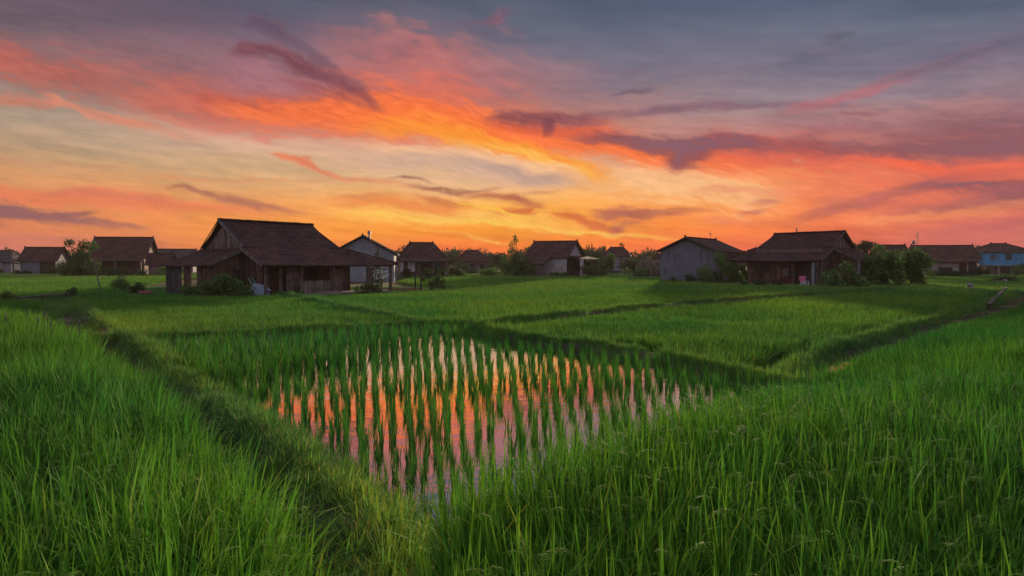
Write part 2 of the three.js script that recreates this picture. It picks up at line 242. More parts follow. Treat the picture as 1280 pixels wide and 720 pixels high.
// tapered stick between two points
function stick(a, b, r0, r1 = r0, sides = 7) {
  const d = b.clone().sub(a), g = new THREE.CylinderGeometry(r1, r0, d.length(), sides, 1);
  g.applyQuaternion(new THREE.Quaternion().setFromUnitVectors(V(0, 1, 0), d.clone().normalize())); const m = a.clone().add(b).multiplyScalar(.5); g.translate(m.x, m.y, m.z); return g;
}
// a slab over four corners (a-b along the top, d-c along the bottom), slightly uneven, with sag; uv in metres
function slab(a, b, c, d, thick, o = {}) {
  const nu = o.nu ?? 14, nv = o.nv ?? 6, amp = o.amp ?? .03, sag = o.sag ?? .05, seed = o.seed ?? 1, pos = [], uv = [], idx = [];
  const n = b.clone().sub(a).cross(d.clone().sub(a)).normalize(); if (n.y < 0) n.negate();
  const P = (i, j, s) => { const u = i / nu, v = j / nv, p = a.clone().lerp(b, u).lerp(d.clone().lerp(c, u), v);
    p.addScaledVector(n, (fbm(u * 6 + seed, v * 3 + seed * 2, 2) - .5) * 2 * amp - Math.sin(Math.PI * u) * sag * (.5 + v) - (o.curve ?? 0) * Math.sin(Math.PI * v));
    if (s) p.addScaledVector(n, -thick); return p; };
  const L = a.distanceTo(b), Hh = a.distanceTo(d);
  for (let s = 0; s < 2; s++) for (let j = 0; j <= nv; j++) for (let i = 0; i <= nu; i++) { const p = P(i, j, s); pos.push(p.x, p.y, p.z); uv.push(i / nu * L + seed, -j / nv * Hh); }
  const at = (i, j, s) => s * (nu + 1) * (nv + 1) + j * (nu + 1) + i;
  const quad = (p, q, r, t) => idx.push(p, q, r, p, r, t);
  for (let j = 0; j < nv; j++) for (let i = 0; i < nu; i++) { quad(at(i, j, 0), at(i, j + 1, 0), at(i + 1, j + 1, 0), at(i + 1, j, 0)); quad(at(i, j, 1), at(i + 1, j, 1), at(i + 1, j + 1, 1), at(i, j + 1, 1)); }
  for (let i = 0; i < nu; i++) { quad(at(i, 0, 0), at(i + 1, 0, 0), at(i + 1, 0, 1), at(i, 0, 1)); quad(at(i, nv, 1), at(i + 1, nv, 1), at(i + 1, nv, 0), at(i, nv, 0)); }
  for (let j = 0; j < nv; j++) { quad(at(0, j, 0), at(0, j, 1), at(0, j + 1, 1), at(0, j + 1, 0)); quad(at(nu, j, 0), at(nu, j + 1, 0), at(nu, j + 1, 1), at(nu, j, 1)); }
  let g = new THREE.BufferGeometry(); g.setAttribute('position', new THREE.Float32BufferAttribute(pos, 3)); g.setAttribute('uv', new THREE.Float32BufferAttribute(uv, 2)); g.setIndex(idx);
  g = g.toNonIndexed(); g.computeVertexNormals(); return g;
}
// upright polygon (list of [x, y]) pushed to a thickness along z
function prism(pts, z0, z1) { const s = new THREE.Shape(pts.map((p) => new THREE.Vector2(p[0], p[1]))); const g = new THREE.ExtrudeGeometry(s, { depth: z1 - z0, bevelEnabled: false }); g.translate(0, 0, z0); return metres(g.index ? g.toNonIndexed() : g); }

// ---------------------------------------------------------------- textures and materials
function dataTex(n, fn, srgb = true) {
  const d = new Uint8Array(n * n * 4);
  for (let y = 0; y < n; y++) for (let x = 0; x < n; x++) { const c = fn(x / n, y / n), o = (y * n + x) * 4; d[o] = clamp(c[0]) * 255; d[o + 1] = clamp(c[1]) * 255; d[o + 2] = clamp(c[2]) * 255; d[o + 3] = 255; }
  const t = new THREE.DataTexture(d, n, n, THREE.RGBAFormat); t.wrapS = t.wrapT = THREE.RepeatWrapping; t.magFilter = THREE.LinearFilter; if (srgb) t.colorSpace = THREE.SRGBColorSpace; t.needsUpdate = true; return t;
}
const tileable = (x, y, f, n = 4) => { const a = (u, v) => fbm(u * f + 40, v * f + 40, n); return lerp(lerp(a(x, y), a(x - 1, y), x), lerp(a(x, y - 1), a(x - 1, y - 1), x), y); };
const rep = (t, m) => { t.repeat.set(1 / m, 1 / m); return t; };
const grainTex = rep(dataTex(256, (x, y) => { const s = tileable(x, y * .12, 34, 3), p = tileable(x, y, 5, 3); const v = .55 + (s - .5) * .5 + (p - .5) * .5; return [v, v * .97, v * .93]; }), 1.6);
const grainBump = rep(dataTex(256, (x, y) => { const v = tileable(x, y * .1, 40, 3); return [v, v, v]; }, false), 1.6);
const plasterTex = rep(dataTex(256, (x, y) => { const a = tileable(x, y, 4, 5), b = tileable(x, y, 16, 3), st = smooth(.55, .75, tileable(x, y * .3, 9, 3)); const v = .82 + (a - .5) * .28 + (b - .5) * .14 - st * .16; return [v, v * .985, v * .96]; }), 4);
const tileTex = rep(dataTex(512, (x, y) => { const R = 16, C = 20, r = Math.floor(y * R), c = Math.floor(x * C + (r % 2) * .5), h = hash2(c % C + 3, r + 7), p = tileable(x, y, 6, 4); const lich = smooth(.6, .8, tileable(x, y, 14, 3)); const v = .4 + h * .32 + (p - .5) * .6; return [v + lich * .06, v * .9 + lich * .09, v * .88 + lich * .07]; }), 4);
const tileBump = rep(dataTex(512, (x, y) => { const R = 16, C = 20, fy = (y * R) % 1, r = Math.floor(y * R), fx = (x * C + (r % 2) * .5) % 1; const v = (1 - fy) * .55 + Math.sin(Math.PI * fx) * .35 + hash2(Math.floor(x * C + (r % 2) * .5) % C, r) * .1; return [v, v, v]; }, false), 4);
const mudTex = rep(dataTex(512, (x, y) => { const a = tileable(x, y, 5, 5), b = tileable(x, y, 24, 3); const v = .5 + (a - .5) * .9 + (b - .5) * .4, g = smooth(.45, .65, tileable(x, y, 9, 4)); return [.47 * v + .1, .42 * v + .09 + g * .05, .31 * v + .07]; }), 9);
const mudBump = rep(dataTex(512, (x, y) => { const v = tileable(x, y, 22, 5); return [v, v, v]; }, false), 9);
const rippleBump = rep(dataTex(512, (x, y) => { const v = tileable(x, y, 9, 3) * .8 + tileable(x, y, 34, 2) * .2; return [v, v, v]; }, false), 2.4);
const std = (o) => new THREE.MeshStandardMaterial({ roughness: .9, metalness: 0, side: THREE.DoubleSide, ...o });
const C3 = (r, g, b) => new THREE.Color().setRGB(r, g, b);
const M = {
  mud: new THREE.MeshPhysicalMaterial({ map: mudTex, bumpMap: mudBump, bumpScale: .04, roughness: 1, specularIntensity: .1 }),
  bund: std({ color: C3(.8, .9, .7), map: mudTex, bumpMap: mudBump, bumpScale: .05, roughness: 1 }),
  water: new THREE.MeshStandardMaterial({ color: C3(.82, .8, .78), metalness: 1, roughness: .03, bumpMap: rippleBump, bumpScale: .006 }),
  tile: std({ color: C3(.24, .1, .08), map: tileTex, bumpMap: tileBump, bumpScale: .05 }),
  tileDark: std({ color: C3(.2, .08, .062), map: tileTex, bumpMap: tileBump, bumpScale: .05 }),
  tilePale: std({ color: C3(.34, .14, .11), map: tileTex, bumpMap: tileBump, bumpScale: .05 }),
  tileGrey: std({ color: C3(.18, .16, .17), map: tileTex, bumpMap: tileBump, bumpScale: .04 }),
  wood: std({ color: C3(.4, .24, .18), map: grainTex, bumpMap: grainBump, bumpScale: .01, vertexColors: true }),
  woodPale: std({ color: C3(.66, .54, .48), map: grainTex, bumpMap: grainBump, bumpScale: .01, vertexColors: true }),
  woodGrey: std({ color: C3(.26, .26, .29), map: grainTex, bumpMap: grainBump, bumpScale: .01, vertexColors: true }),
  post: std({ color: C3(.45, .36, .34), map: grainTex, bumpMap: grainBump, bumpScale: .01 }),
  postDark: std({ color: C3(.16, .12, .10), map: grainTex, bumpMap: grainBump, bumpScale: .01 }),
  board: std({ color: C3(.50, .46, .46), map: grainTex, bumpMap: grainBump, bumpScale: .01 }),
  white: std({ color: C3(.66, .62, .66), map: plasterTex }),
  grey: std({ color: C3(.27, .28, .36), map: plasterTex }),
  greyPale: std({ color: C3(.38, .42, .51), map: plasterTex }),
  rose: std({ color: C3(.28, .19, .19), map: plasterTex }),
  blue: std({ color: C3(.09, .45, .85), map: plasterTex }),
  bluePale: std({ color: C3(.20, .38, .56), map: plasterTex }),
  dark: std({ color: C3(.03, .024, .022) }),
  redDoor: std({ color: C3(.36, .05, .06), map: grainTex }),
  glass: new THREE.MeshPhysicalMaterial({ color: C3(.03, .035, .04), roughness: .12, ior: 1.5 }),
  stone: std({ color: C3(.42, .38, .35), map: plasterTex }),
  cloth: std({ color: C3(.72, .70, .74), roughness: 1 }),
  pink: std({ color: C3(.75, .16, .30), roughness: .8 }),
  green: std({ color: C3(.10, .38, .24), roughness: .6 }),
  tarp: std({ color: C3(.85, .45, .22), roughness: .55 }),
  plasticWhite: std({ color: C3(.75, .75, .78), roughness: .45 }),
  plasticBlue: std({ color: C3(.3, .36, .48), roughness: .5 }),
  metal: std({ color: C3(.28, .24, .24), roughness: .6, metalness: .6 }),
  bark: std({ color: C3(.16, .12, .09), map: grainTex, bumpMap: grainBump, bumpScale: .03 }),
  straw: std({ color: C3(.40, .33, .24), map: grainTex, bumpMap: grainBump, bumpScale: .05 }),
  brick: std({ color: C3(.36, .18, .14), map: plasterTex }),
};
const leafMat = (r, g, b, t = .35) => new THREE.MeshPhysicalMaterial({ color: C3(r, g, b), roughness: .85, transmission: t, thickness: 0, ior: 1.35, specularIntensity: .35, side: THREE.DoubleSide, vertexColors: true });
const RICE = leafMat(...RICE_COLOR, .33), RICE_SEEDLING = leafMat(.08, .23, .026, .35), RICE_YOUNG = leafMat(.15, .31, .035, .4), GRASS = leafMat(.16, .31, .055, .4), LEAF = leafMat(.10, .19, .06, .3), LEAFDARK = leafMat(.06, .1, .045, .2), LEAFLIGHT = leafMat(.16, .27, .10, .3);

// ---------------------------------------------------------------- ground, bunds, water
{ const g = new THREE.PlaneGeometry(900, 520, 60, 40); g.rotateX(-Math.PI / 2); g.translate(0, 0, -200); const u = g.attributes.uv, p = g.attributes.position; for (let i = 0; i < u.count; i++) u.setXY(i, p.getX(i), p.getZ(i)); structure('ground', g, M.mud); }
const inside = (poly, x, d) => { let c = false; for (let i = 0, j = poly.length - 1; i < poly.length; j = i++) { const [xi, yi] = poly[i], [xj, yj] = poly[j]; if ((yi > d) !== (yj > d) && x < (xj - xi) * (d - yi) / (yj - yi) + xi) c = !c; } return c; };
function segDist(x, d, a, b) { const dx = b[0] - a[0], dy = b[1] - a[1], t = clamp(((x - a[0]) * dx + (d - a[1]) * dy) / (dx * dx + dy * dy)); return [Math.hypot(x - a[0] - t * dx, d - a[1] - t * dy), t]; }
const lineDist = (line, x, d) => { let m = 1e9; for (let i = 0; i + 1 < line.length; i++) m = Math.min(m, segDist(x, d, line[i], line[i + 1])[0]); return m; };
const bunds = [];
function ridge(name, line, width, high, seed) {                // an earth bank with a rounded, uneven top
  const curve = new THREE.CatmullRomCurve3(line.map(([x, d]) => V(x, 0, -d))), len = curve.getLength(), n = Math.ceil(len / .35), k = 8, pos = [], uv = [], idx = [];
  const pts = curve.getSpacedPoints(n);
  for (let i = 0; i <= n; i++) { const p = pts[i], t = curve.getTangentAt(i / n), s = V(-t.z, 0, t.x).normalize();
    for (let j = 0; j <= k; j++) { const v = j / k * 2 - 1, w = width * (.9 + .35 * (fbm(i * .22 + seed, v * 3, 2) - .5)); const h = high * (.85 + .5 * (fbm(i * .16 + seed, j * .5, 3) - .5)) * Math.pow(Math.cos(v * Math.PI / 2), .8) - (Math.abs(v) > .99 ? .06 : 0) + (fbm(i * 1.1, j * 1.3 + seed, 2) - .5) * .05;
      pos.push(p.x + s.x * v * w * .62, h + .004, p.z + s.z * v * w * .62); uv.push(i * .35, v * w * .6); } }
  for (let i = 0; i < n; i++) for (let j = 0; j < k; j++) { const a = i * (k + 1) + j; idx.push(a, a + k + 1, a + 1, a + 1, a + k + 1, a + k + 2); }
  const g = new THREE.BufferGeometry(); g.setAttribute('position', new THREE.Float32BufferAttribute(pos, 3)); g.setAttribute('uv', new THREE.Float32BufferAttribute(uv, 2)); g.setIndex(idx); g.computeVertexNormals();
  structure(name, g, M.bund);
  bunds.push({ pts: pts.map((p) => [p.x, -p.z]), width, high });
}
ridge('footpath_bund', [[-30, 45], [-24, 38], [-15, 25.2], [-8.9, 16.9], [-5.1, 11.3], [-3.05, 8.4], [-1.6, 6.3], [-.95, 5], [-.7, 3.2], [-.62, 1]], 1.0, .36, 1);
ridge('field_bund', [[-12, 19.2], [-8, 21.2], [-3.2, 24.4], [-1.4, 24.3], [-.5, 21.6], [1.2, 19.4], [2.9, 17.2], [4.0, 15.1], [4.9, 12.8], [5.1, 11.6]], .75, .27, 2);
ridge('field_bund', [[-3.4, 24.9], [-7.5, 32], [-12.4, 40.8], [-16, 47]], .9, .36, 3);
ridge('field_bund', [[-.9, 23.2], [1.9, 27.4], [8.6, 35.2], [22, 47.5], [30, 54]], 1.1, .38, 4);
ridge('channel_bank', [[5.1, 13.2], [7.5, 16.9], [12.6, 22.7], [18.2, 28.9], [27.5, 39.3], [37.6, 51]], .7, .2, 5);
ridge('field_bund', [[-70, 42], [-46, 40], [-32, 41.2], [-25, 43.5]], .8, .26, 6);
function sheet(name, poly, y, mat, uvScale = 1) { const s = new THREE.Shape(poly.map(([x, d]) => new THREE.Vector2(x, d))); const g = new THREE.ShapeGeometry(s); g.rotateX(Math.PI / 2); const p = g.attributes.position; const pos = []; for (let i = 0; i < p.count; i++) { p.setXYZ(i, p.getX(i), y, -Math.abs(p.getZ(i))); } g.computeVertexNormals(); const n = g.attributes.normal; for (let i = 0; i < n.count; i++) n.setXYZ(i, 0, 1, 0); const ix = g.index; const u = g.attributes.uv; for (let i = 0; i < u.count; i++) u.setXY(i, p.getX(i) * uvScale, p.getZ(i) * uvScale);
  const a = ix.array, q = (k) => V(p.getX(k), 0, p.getZ(k)); if (q(a[1]).sub(q(a[0])).cross(q(a[2]).sub(q(a[0]))).y < 0) for (let i = 0; i < a.length; i += 3) { const t = a[i + 1]; a[i + 1] = a[i + 2]; a[i + 2] = t; }
  return structure(name, g, mat); }
const WATER = [[-11.4, 19.4], [-8.8, 16.8], [-5.15, 11.4], [-3.15, 8.4], [-1.6, 6.2], [-.7, 5], [-.5, 3.6], [.2, 4.2], [2.5, 7.9], [4.2, 10.3], [5.2, 12], [4.4, 14], [2.7, 17.2], [-.8, 21.4], [-1.6, 24], [-3.3, 24.2]];
sheet('paddy_water', WATER, .05, M.water);
sheet('irrigation_channel_water', [[5.2, 11.7], [8.2, 15.7], [7.7, 16.5], [5, 12.4]], .045, M.water);

// ---------------------------------------------------------------- rice and grass
function blades(list) { // list of blade descriptions -> one geometry
  const pos = [], nor = [], col = [], idx = [];
  for (const b of list) {
    const seg = b.seg ?? 4, ca = Math.cos(b.az), sa = Math.sin(b.az), start = pos.length / 3;
    let x = b.x, y = b.y ?? 0, z = b.z, al = b.lean; const st = b.len / seg;
    const tw = b.twist ?? 0, sx = -sa * Math.cos(tw) , sz = ca * Math.cos(tw), sy = Math.sin(tw);
    for (let i = 0; i <= seg; i++) {
      const t = i / seg, w = b.w * .5 * (t < .25 ? lerp(.55, 1, t / .25) : Math.pow(Math.max(0, 1 - (t - .25) / .75), .75)) + .0006;
      const dx = Math.sin(al) * ca, dy = Math.cos(al), dz = Math.sin(al) * sa;
      let nx = dz * sy - dy * sz, ny = dx * sz - dz * sx, nz = dy * sx - dx * sy; const nl = Math.hypot(nx, ny, nz) || 1;
      pos.push(x - sx * w, y - sy * w, z - sz * w, x + sx * w, y + sy * w, z + sz * w);
      for (let k = 0; k < 2; k++) { nor.push(nx / nl, ny / nl, nz / nl); col.push(...b.c); }
      x += dx * st; y += dy * st; z += dz * st; al += b.bend * (.25 + 1.5 * t) / seg;
    }
    for (let i = 0; i < seg; i++) { const a = start + 2 * i; idx.push(a, a + 1, a + 2, a + 1, a + 3, a + 2); }
  }
  const g = new THREE.BufferGeometry(); g.setAttribute('position', new THREE.Float32BufferAttribute(pos, 3)); g.setAttribute('normal', new THREE.Float32BufferAttribute(nor, 3)); g.setAttribute('color', new THREE.Float32BufferAttribute(col, 3)); g.setIndex(idx); return g;
}
function leafTone(r, dry = .05) { const k = .62 + r() * .76, y = r(); return r() < dry ? [2.4 * k, 1.15 * k, 1.3 * k] : [k * (.65 + .6 * y), k * (.93 + .12 * y), k * (1.2 - .5 * y)]; }
function hill(seed, o) { // one rice plant
  const r = rngOf(seed), L = [];
  for (let i = 0; i < o.n; i++) {
    const a = r() * 6.283, q = Math.sqrt(r()) * o.spread, young = r();
    L.push({ x: Math.cos(a) * q, z: Math.sin(a) * q, az: a + (r() - .5) * 1.6, lean: o.lean * (.1 + r()), bend: o.bend * (young > .3 ? r() * r() : r() * 1.7), len: o.h * (.45 + .66 * r()), w: o.w * (.65 + .6 * r()), twist: (r() - .5) * .8, seg: o.seg ?? 4, c: leafTone(r, o.dry) });
  }
  for (let i = 0; i < (o.ears ?? 0); i++) { // drooping ears: an arching stalk with grains
    const a = r() * 6.283, len = o.h * (.85 + .2 * r()), c = [1.15, .95, .95];
    const b = { x: 0, z: 0, az: a, lean: .12 + r() * .2, bend: 0, len: len * .8, w: .004, seg: 3, c }; L.push(b);
    let x = Math.sin(b.lean) * Math.cos(a) * b.len, y = Math.cos(b.lean) * b.len, z = Math.sin(b.lean) * Math.sin(a) * b.len, al = b.lean;
    for (let k = 0; k < 11; k++) { const s = .021; const bx = x, by = y, bz = z; x += Math.sin(al) * Math.cos(a) * s; y += Math.cos(al) * s; z += Math.sin(al) * Math.sin(a) * s;
      L.push({ x: bx, y: by, z: bz, az: a, lean: al, bend: 0, len: s * 1.1, w: .003, seg: 1, c });
      for (let m = 0; m < 2; m++) L.push({ x, y, z, az: a + (m ? 1.2 : -1.2) + (r() - .5), lean: al + .5, bend: 1, len: .03 + .02 * r(), w: .0075, seg: 2, c: [1.15 + .4 * r(), .95, 1.0] });
      al += .13; }
  }
  return blades(L);
}
function scatter(poly, spacing, seed, far = 1e9, near = 0, skip) {
  const r = rngOf(seed), out = []; let x0 = 1e9, x1 = -1e9, d0 = 1e9, d1 = -1e9; for (const [x, d] of poly) { x0 = Math.min(x0, x); x1 = Math.max(x1, x); d0 = Math.min(d0, d); d1 = Math.max(d1, d); }
  d0 = Math.max(d0, near); d1 = Math.min(d1, far);
  for (let d = d0; d < d1; d += spacing) for (let x = x0; x < x1; x += spacing) { const a = x + (r() - .5) * spacing * 1.1, b = d + (r() - .5) * spacing * 1.1, q = r(); if (b < near || b > far || Math.abs(a) > b * .98 + 3.2 || !inside(poly, a, b) || (skip && skip(a, b))) continue; out.push([a, b, q]); }
  return out;
}
const TMP = new THREE.Matrix4(), QT = new THREE.Quaternion(), YAX = V(0, 1, 0), TC = new THREE.Color();
function plantAll(parent, name, variants, mat, spots, o = {}) { // spots: [x, depth, random, height scale]
  const r = rngOf(o.seed ?? 5), bins = variants.map(() => []);
  for (const s of spots) bins[Math.floor(r() * variants.length)].push(s);
  bins.forEach((b, i) => { if (!b.length) return;
    const m = shade(new THREE.InstancedMesh(variants[i], mat, b.length)); m.name = name; m.userData.kind = 'stuff';
    b.forEach((s, k) => { const [x, d] = s, hs = (s[3] ?? 1) * (.78 + .4 * s[2]), wide = (s[5] ?? o.wide ?? 1) * (.9 + .25 * r());
      QT.setFromAxisAngle(YAX, r() * 6.283); const tilt = new THREE.Quaternion().setFromEuler(new THREE.Euler((r() - .5) * .12, 0, (r() - .5) * .12)); QT.premultiply(tilt);
      TMP.compose(V(x, s[4] ?? 0, -d), QT, V(wide, hs, wide)); m.setMatrixAt(k, TMP);
      const v = fbm(x * .22 + 9, d * .22 + 4, 3) - .5, w = fbm(x * .06 + 2, d * .06 + 8, 2) - .5, j = (r() - .5) * .16; TC.setRGB(1 + v * .9 + w * .9 + j, 1 + v * .4 + w * .25 + j * .6, 1 - v * .3); m.setColorAt(k, TC); });
    parent.add(m); });
}
function stuff(name, label, category) { const g = new THREE.Group(); g.name = numbered(name); g.userData.kind = 'stuff'; tag(g, label, category); scene.add(g); return g; }
const V_NEAR = [0, 1, 2, 3, 4, 5].map((i) => hill(100 + i, { n: 25, spread: .08, h: 1.0, w: .027, lean: .32, bend: 1.45, seg: 6, dry: .085, ears: i < 3 ? 1 : 0 }));
const V_MID = [0, 1, 2].map((i) => hill(120 + i, { n: 30, spread: .085, h: .94, w: .019, lean: .31, bend: 1.15, seg: 4, dry: .04 }));
const V_FAR = [0, 1, 2].map((i) => hill(140 + i, { n: 34, spread: .17, h: .72, w: .022, lean: .3, bend: .8, seg: 3, dry: .03 }));
const V_ROW = [0, 1, 2, 3].map((i) => hill(160 + i, { n: 13, spread: .02, h: .49, w: .0105, lean: .15, bend: .5, seg: 4, dry: .03 }));
const V_TUFT = [0, 1, 2].map((i) => hill(180 + i, { n: 26, spread: .1, h: .2, w: .007, lean: .75, bend: 1.3, seg: 3, dry: .03 }));
const V_WEED = [0, 1].map((i) => hill(190 + i, { n: 14, spread: .05, h: .34, w: .013, lean: .5, bend: 1.2, seg: 3, dry: .12 }));
const grow = (spots, f) => { for (const s of spots) s[3] = f(s[0], s[1]); return spots; };
const FIELD_E = [[-.34, 1.7], [-.4, 3.5], [-.42, 4.9], [.95, 6.8], [2.45, 8.7], [3.95, 10.5], [8.8, 16.3], [19.6, 27.9], [33, 42.5], [48, 54], [70, 54], [70, 1.7]];
const FIELD_F = [[-.9, 1.7], [-1.0, 3.6], [-1.5, 4.75], [-2.95, 6.8], [-5.3, 10.1], [-11.4, 18], [-16.6, 23.8], [-44, 28], [-44, 1.7]];
const FIELD_D = [[-.1, 22], [3.3, 18.1], [5.0, 14.6], [7.0, 17.3], [17.6, 29.4], [29.8, 43.4], [24, 47.6], [9.2, 34.3], [2.6, 26.9]];
const FIELD_C = [[-3, 25.4], [-1, 25.2], [1.5, 28.2], [8.2, 36.2], [21.3, 48.4], [24, 58], [19, 72], [17, 104], [-15, 106], [-13, 80], [-8, 64], [-3.8, 60], [-4, 52], [-9.5, 45.6], [-12, 41.5]];
const FIELD_B = [[-11.6, 20.2], [-3.8, 25.3], [-12.8, 40.5], [-15, 43.6], [-28, 44], [-23.6, 37], [-15.5, 26]];
const rippleH = (x, d) => .74 + .3 * fbm(x * .5 + 3, d * .5, 3);
const edgeE = (x, d) => rippleH(x, d) * lerp(1, lerp(.6, 1, smooth(.2, 3.2, lineDist(FIELD_E.slice(4, 10), x, d))) * .88, smooth(7, 11, d));
const edgeF = (x, d) => rippleH(x, d) * lerp(.84, 1, smooth(.1, .9, lineDist(FIELD_F.slice(0, 7), x, d)));
{ const f = stuff('rice_crop', 'tall dense green rice filling the field right of the irrigation channel', 'rice');
  plantAll(f, 'rice_plants', V_NEAR, RICE, grow(scatter(FIELD_E, .135, 11, 11), edgeE), { seed: 1 });
  plantAll(f, 'rice_plants', V_MID, RICE, grow(scatter(FIELD_E, .165, 12, 24, 11), edgeE), { seed: 2, wide: 1.15 });
  plantAll(f, 'rice_plants', V_FAR, RICE, grow(scatter(FIELD_E, .27, 13, 60, 24), (x, d) => 1.12 * edgeE(x, d)), { seed: 3 }); }
{ const f = stuff('rice_crop', 'tall bright green rice along the grassy footpath, opposite the flooded paddy', 'rice');
  plantAll(f, 'rice_plants', V_NEAR, RICE, grow(scatter(FIELD_F, .135, 21, 11), edgeF), { seed: 4 });
  plantAll(f, 'rice_plants', V_MID, RICE, grow(scatter(FIELD_F, .165, 22, 30, 11), edgeF), { seed: 5, wide: 1.15 });
  plantAll(f, 'rice_plants', V_FAR, RICE, grow(scatter([[-17, 23.6], [-25.2, 37], [-34, 40.4], [-48, 39], [-44, 27.5]], .27, 23), (x, d) => .68 * rippleH(x, d)), { seed: 25 }); }
{ const f = stuff('rice_crop', 'even green rice between the curved grassy bund and the irrigation channel', 'rice');
  plantAll(f, 'rice_plants', V_MID, RICE_YOUNG, grow(scatter(FIELD_D, .17, 31, 24), (x, d) => .5 * rippleH(x, d)), { seed: 6, wide: 1.15 });
  plantAll(f, 'rice_plants', V_FAR, RICE_YOUNG, grow(scatter(FIELD_D, .27, 32, 60, 24), (x, d) => .64 * rippleH(x, d)), { seed: 7 }); }
{ const f = stuff('rice_crop', 'wide level green rice reaching back to the distant houses', 'rice');
  plantAll(f, 'rice_plants', V_FAR, RICE_YOUNG, grow(scatter(FIELD_C, .28, 41, 52), (x, d) => .6 * rippleH(x, d)), { seed: 8 });
  plantAll(f, 'rice_plants', V_FAR, RICE_YOUNG, grow(scatter(FIELD_C, .5, 42, 110, 52), (x, d) => .6 * rippleH(x, d)), { seed: 9, wide: 1.9 }); }
{ const f = stuff('rice_crop', 'green rice plot directly in front of the large wooden farmhouse', 'rice');
  plantAll(f, 'rice_plants', V_MID, RICE_YOUNG, grow(scatter(FIELD_B, .17, 51, 28), (x, d) => .5 * rippleH(x, d)), { seed: 10, wide: 1.15 });
  plantAll(f, 'rice_plants', V_FAR, RICE_YOUNG, grow(scatter(FIELD_B, .27, 52, 60, 28), (x, d) => .64 * rippleH(x, d)), { seed: 11 }); }
{ const f = stuff('rice_crop', 'pale green rice beyond the bamboo pole, before the porch house with white posts', 'rice');
  plantAll(f, 'rice_plants', V_FAR, RICE_YOUNG, grow(scatter([[-26, 45], [-34, 60], [-48, 100], [-120, 104], [-90, 46], [-50, 41.5]], .5, 61), (x, d) => .7 * rippleH(x, d)), { seed: 12, wide: 1.9 }); }
{ const f = stuff('rice_crop', 'short green rice before the white house and the blue stilt house', 'rice');
  plantAll(f, 'rice_plants', V_FAR, RICE_YOUNG, grow(scatter([[32, 48], [24.6, 50], [27, 58], [42, 62], [52, 100], [110, 104], [80, 56], [50, 56]], .5, 71), (x, d) => .55 * rippleH(x, d)), { seed: 13, wide: 1.9 }); }
{ // the flooded paddy: planted rows that follow its two long sides and spread apart with them
  const f = stuff('rice_crop', 'young rice in rows standing in the flooded paddy with orange reflections', 'rice'), spots = [], r = rngOf(81), ax = .35, ad = -1.2;
  for (let rad = 4.4; rad < 27; ) { const step = .19 + .002 * rad; rad += step * (.95 + .1 * r());
    const n = Math.pow(2, Math.floor(Math.log2(rad / 4.4) + .5)), da = .0182 / (rad > 14 ? 1.3 : 1);
    for (let a = -.75; a < .6; a += da) { const q = a + (r() - .5) * da * .5 + (fbm(rad * .5, a * 30, 2) - .5) * da * .5, rr = rad + (r() - .5) * step * .8, x = ax + Math.sin(q) * rr, d = ad + Math.cos(q) * rr; if (!inside(WATER, x, d)) continue;
      const edge = lineDist(WATER.concat([WATER[0]]), x, d); if (edge < .12) continue;
      const left = smooth(.6, -1.1, x + 4.9 - .38 * (d - 11.3)), open = fbm(x * .45 + 6, d * .45 + 2, 3); if (r() < .12 * (1 - left) + .25 * (1 - left) * smooth(.5, .68, open)) continue;
      spots.push([x, d, r(), .78 + .32 * left + (fbm(x, d, 2) - .5) * .5 - .22 * smooth(16, 21, d), .02, .78 + 1.05 * left + .45 * r()]); } }
  plantAll(f, 'rice_plants', V_ROW, RICE_SEEDLING, spots, { seed: 14, wide: 1 }); }
{ const f = stuff('bund_grass', 'short grass and weeds growing over the earth bunds and footpath', 'grass'), spots = [], weeds = [], r = rngOf(91);
  for (const b of bunds) for (const [x, d] of b.pts) { const n = Math.ceil((d < 14 ? 56 : d < 26 ? 40 : 22) * b.width); for (let i = 0; i < n; i++) { const q = (r() - .5) * b.width * (b === bunds[0] ? 1.45 : 1.4), a = r() * 6.283, px = x + Math.cos(a) * q, pd = d + Math.sin(a) * q * .9 + (r() - .5) * .3; if (pd < 1.5 || fbm(px * .9, pd * .9 + 7, 3) < .3) continue; const h = b.high * Math.max(0, 1 - (Math.abs(q) / (b.width * .62)) ** 2) * .9;
      const g = fbm(px * .6 + 20, pd * .6, 2); (r() < .14 ? weeds : spots).push([px, pd, r(), (b === bunds[0] ? .35 : .55) + (b === bunds[0] ? .8 : 1.1) * g, h - .01]); } }
  plantAll(f, 'grass_tufts', V_TUFT, GRASS, spots, { seed: 15, wide: 1.1 });
  plantAll(f, 'weeds', V_WEED, GRASS, weeds, { seed: 16 }); }
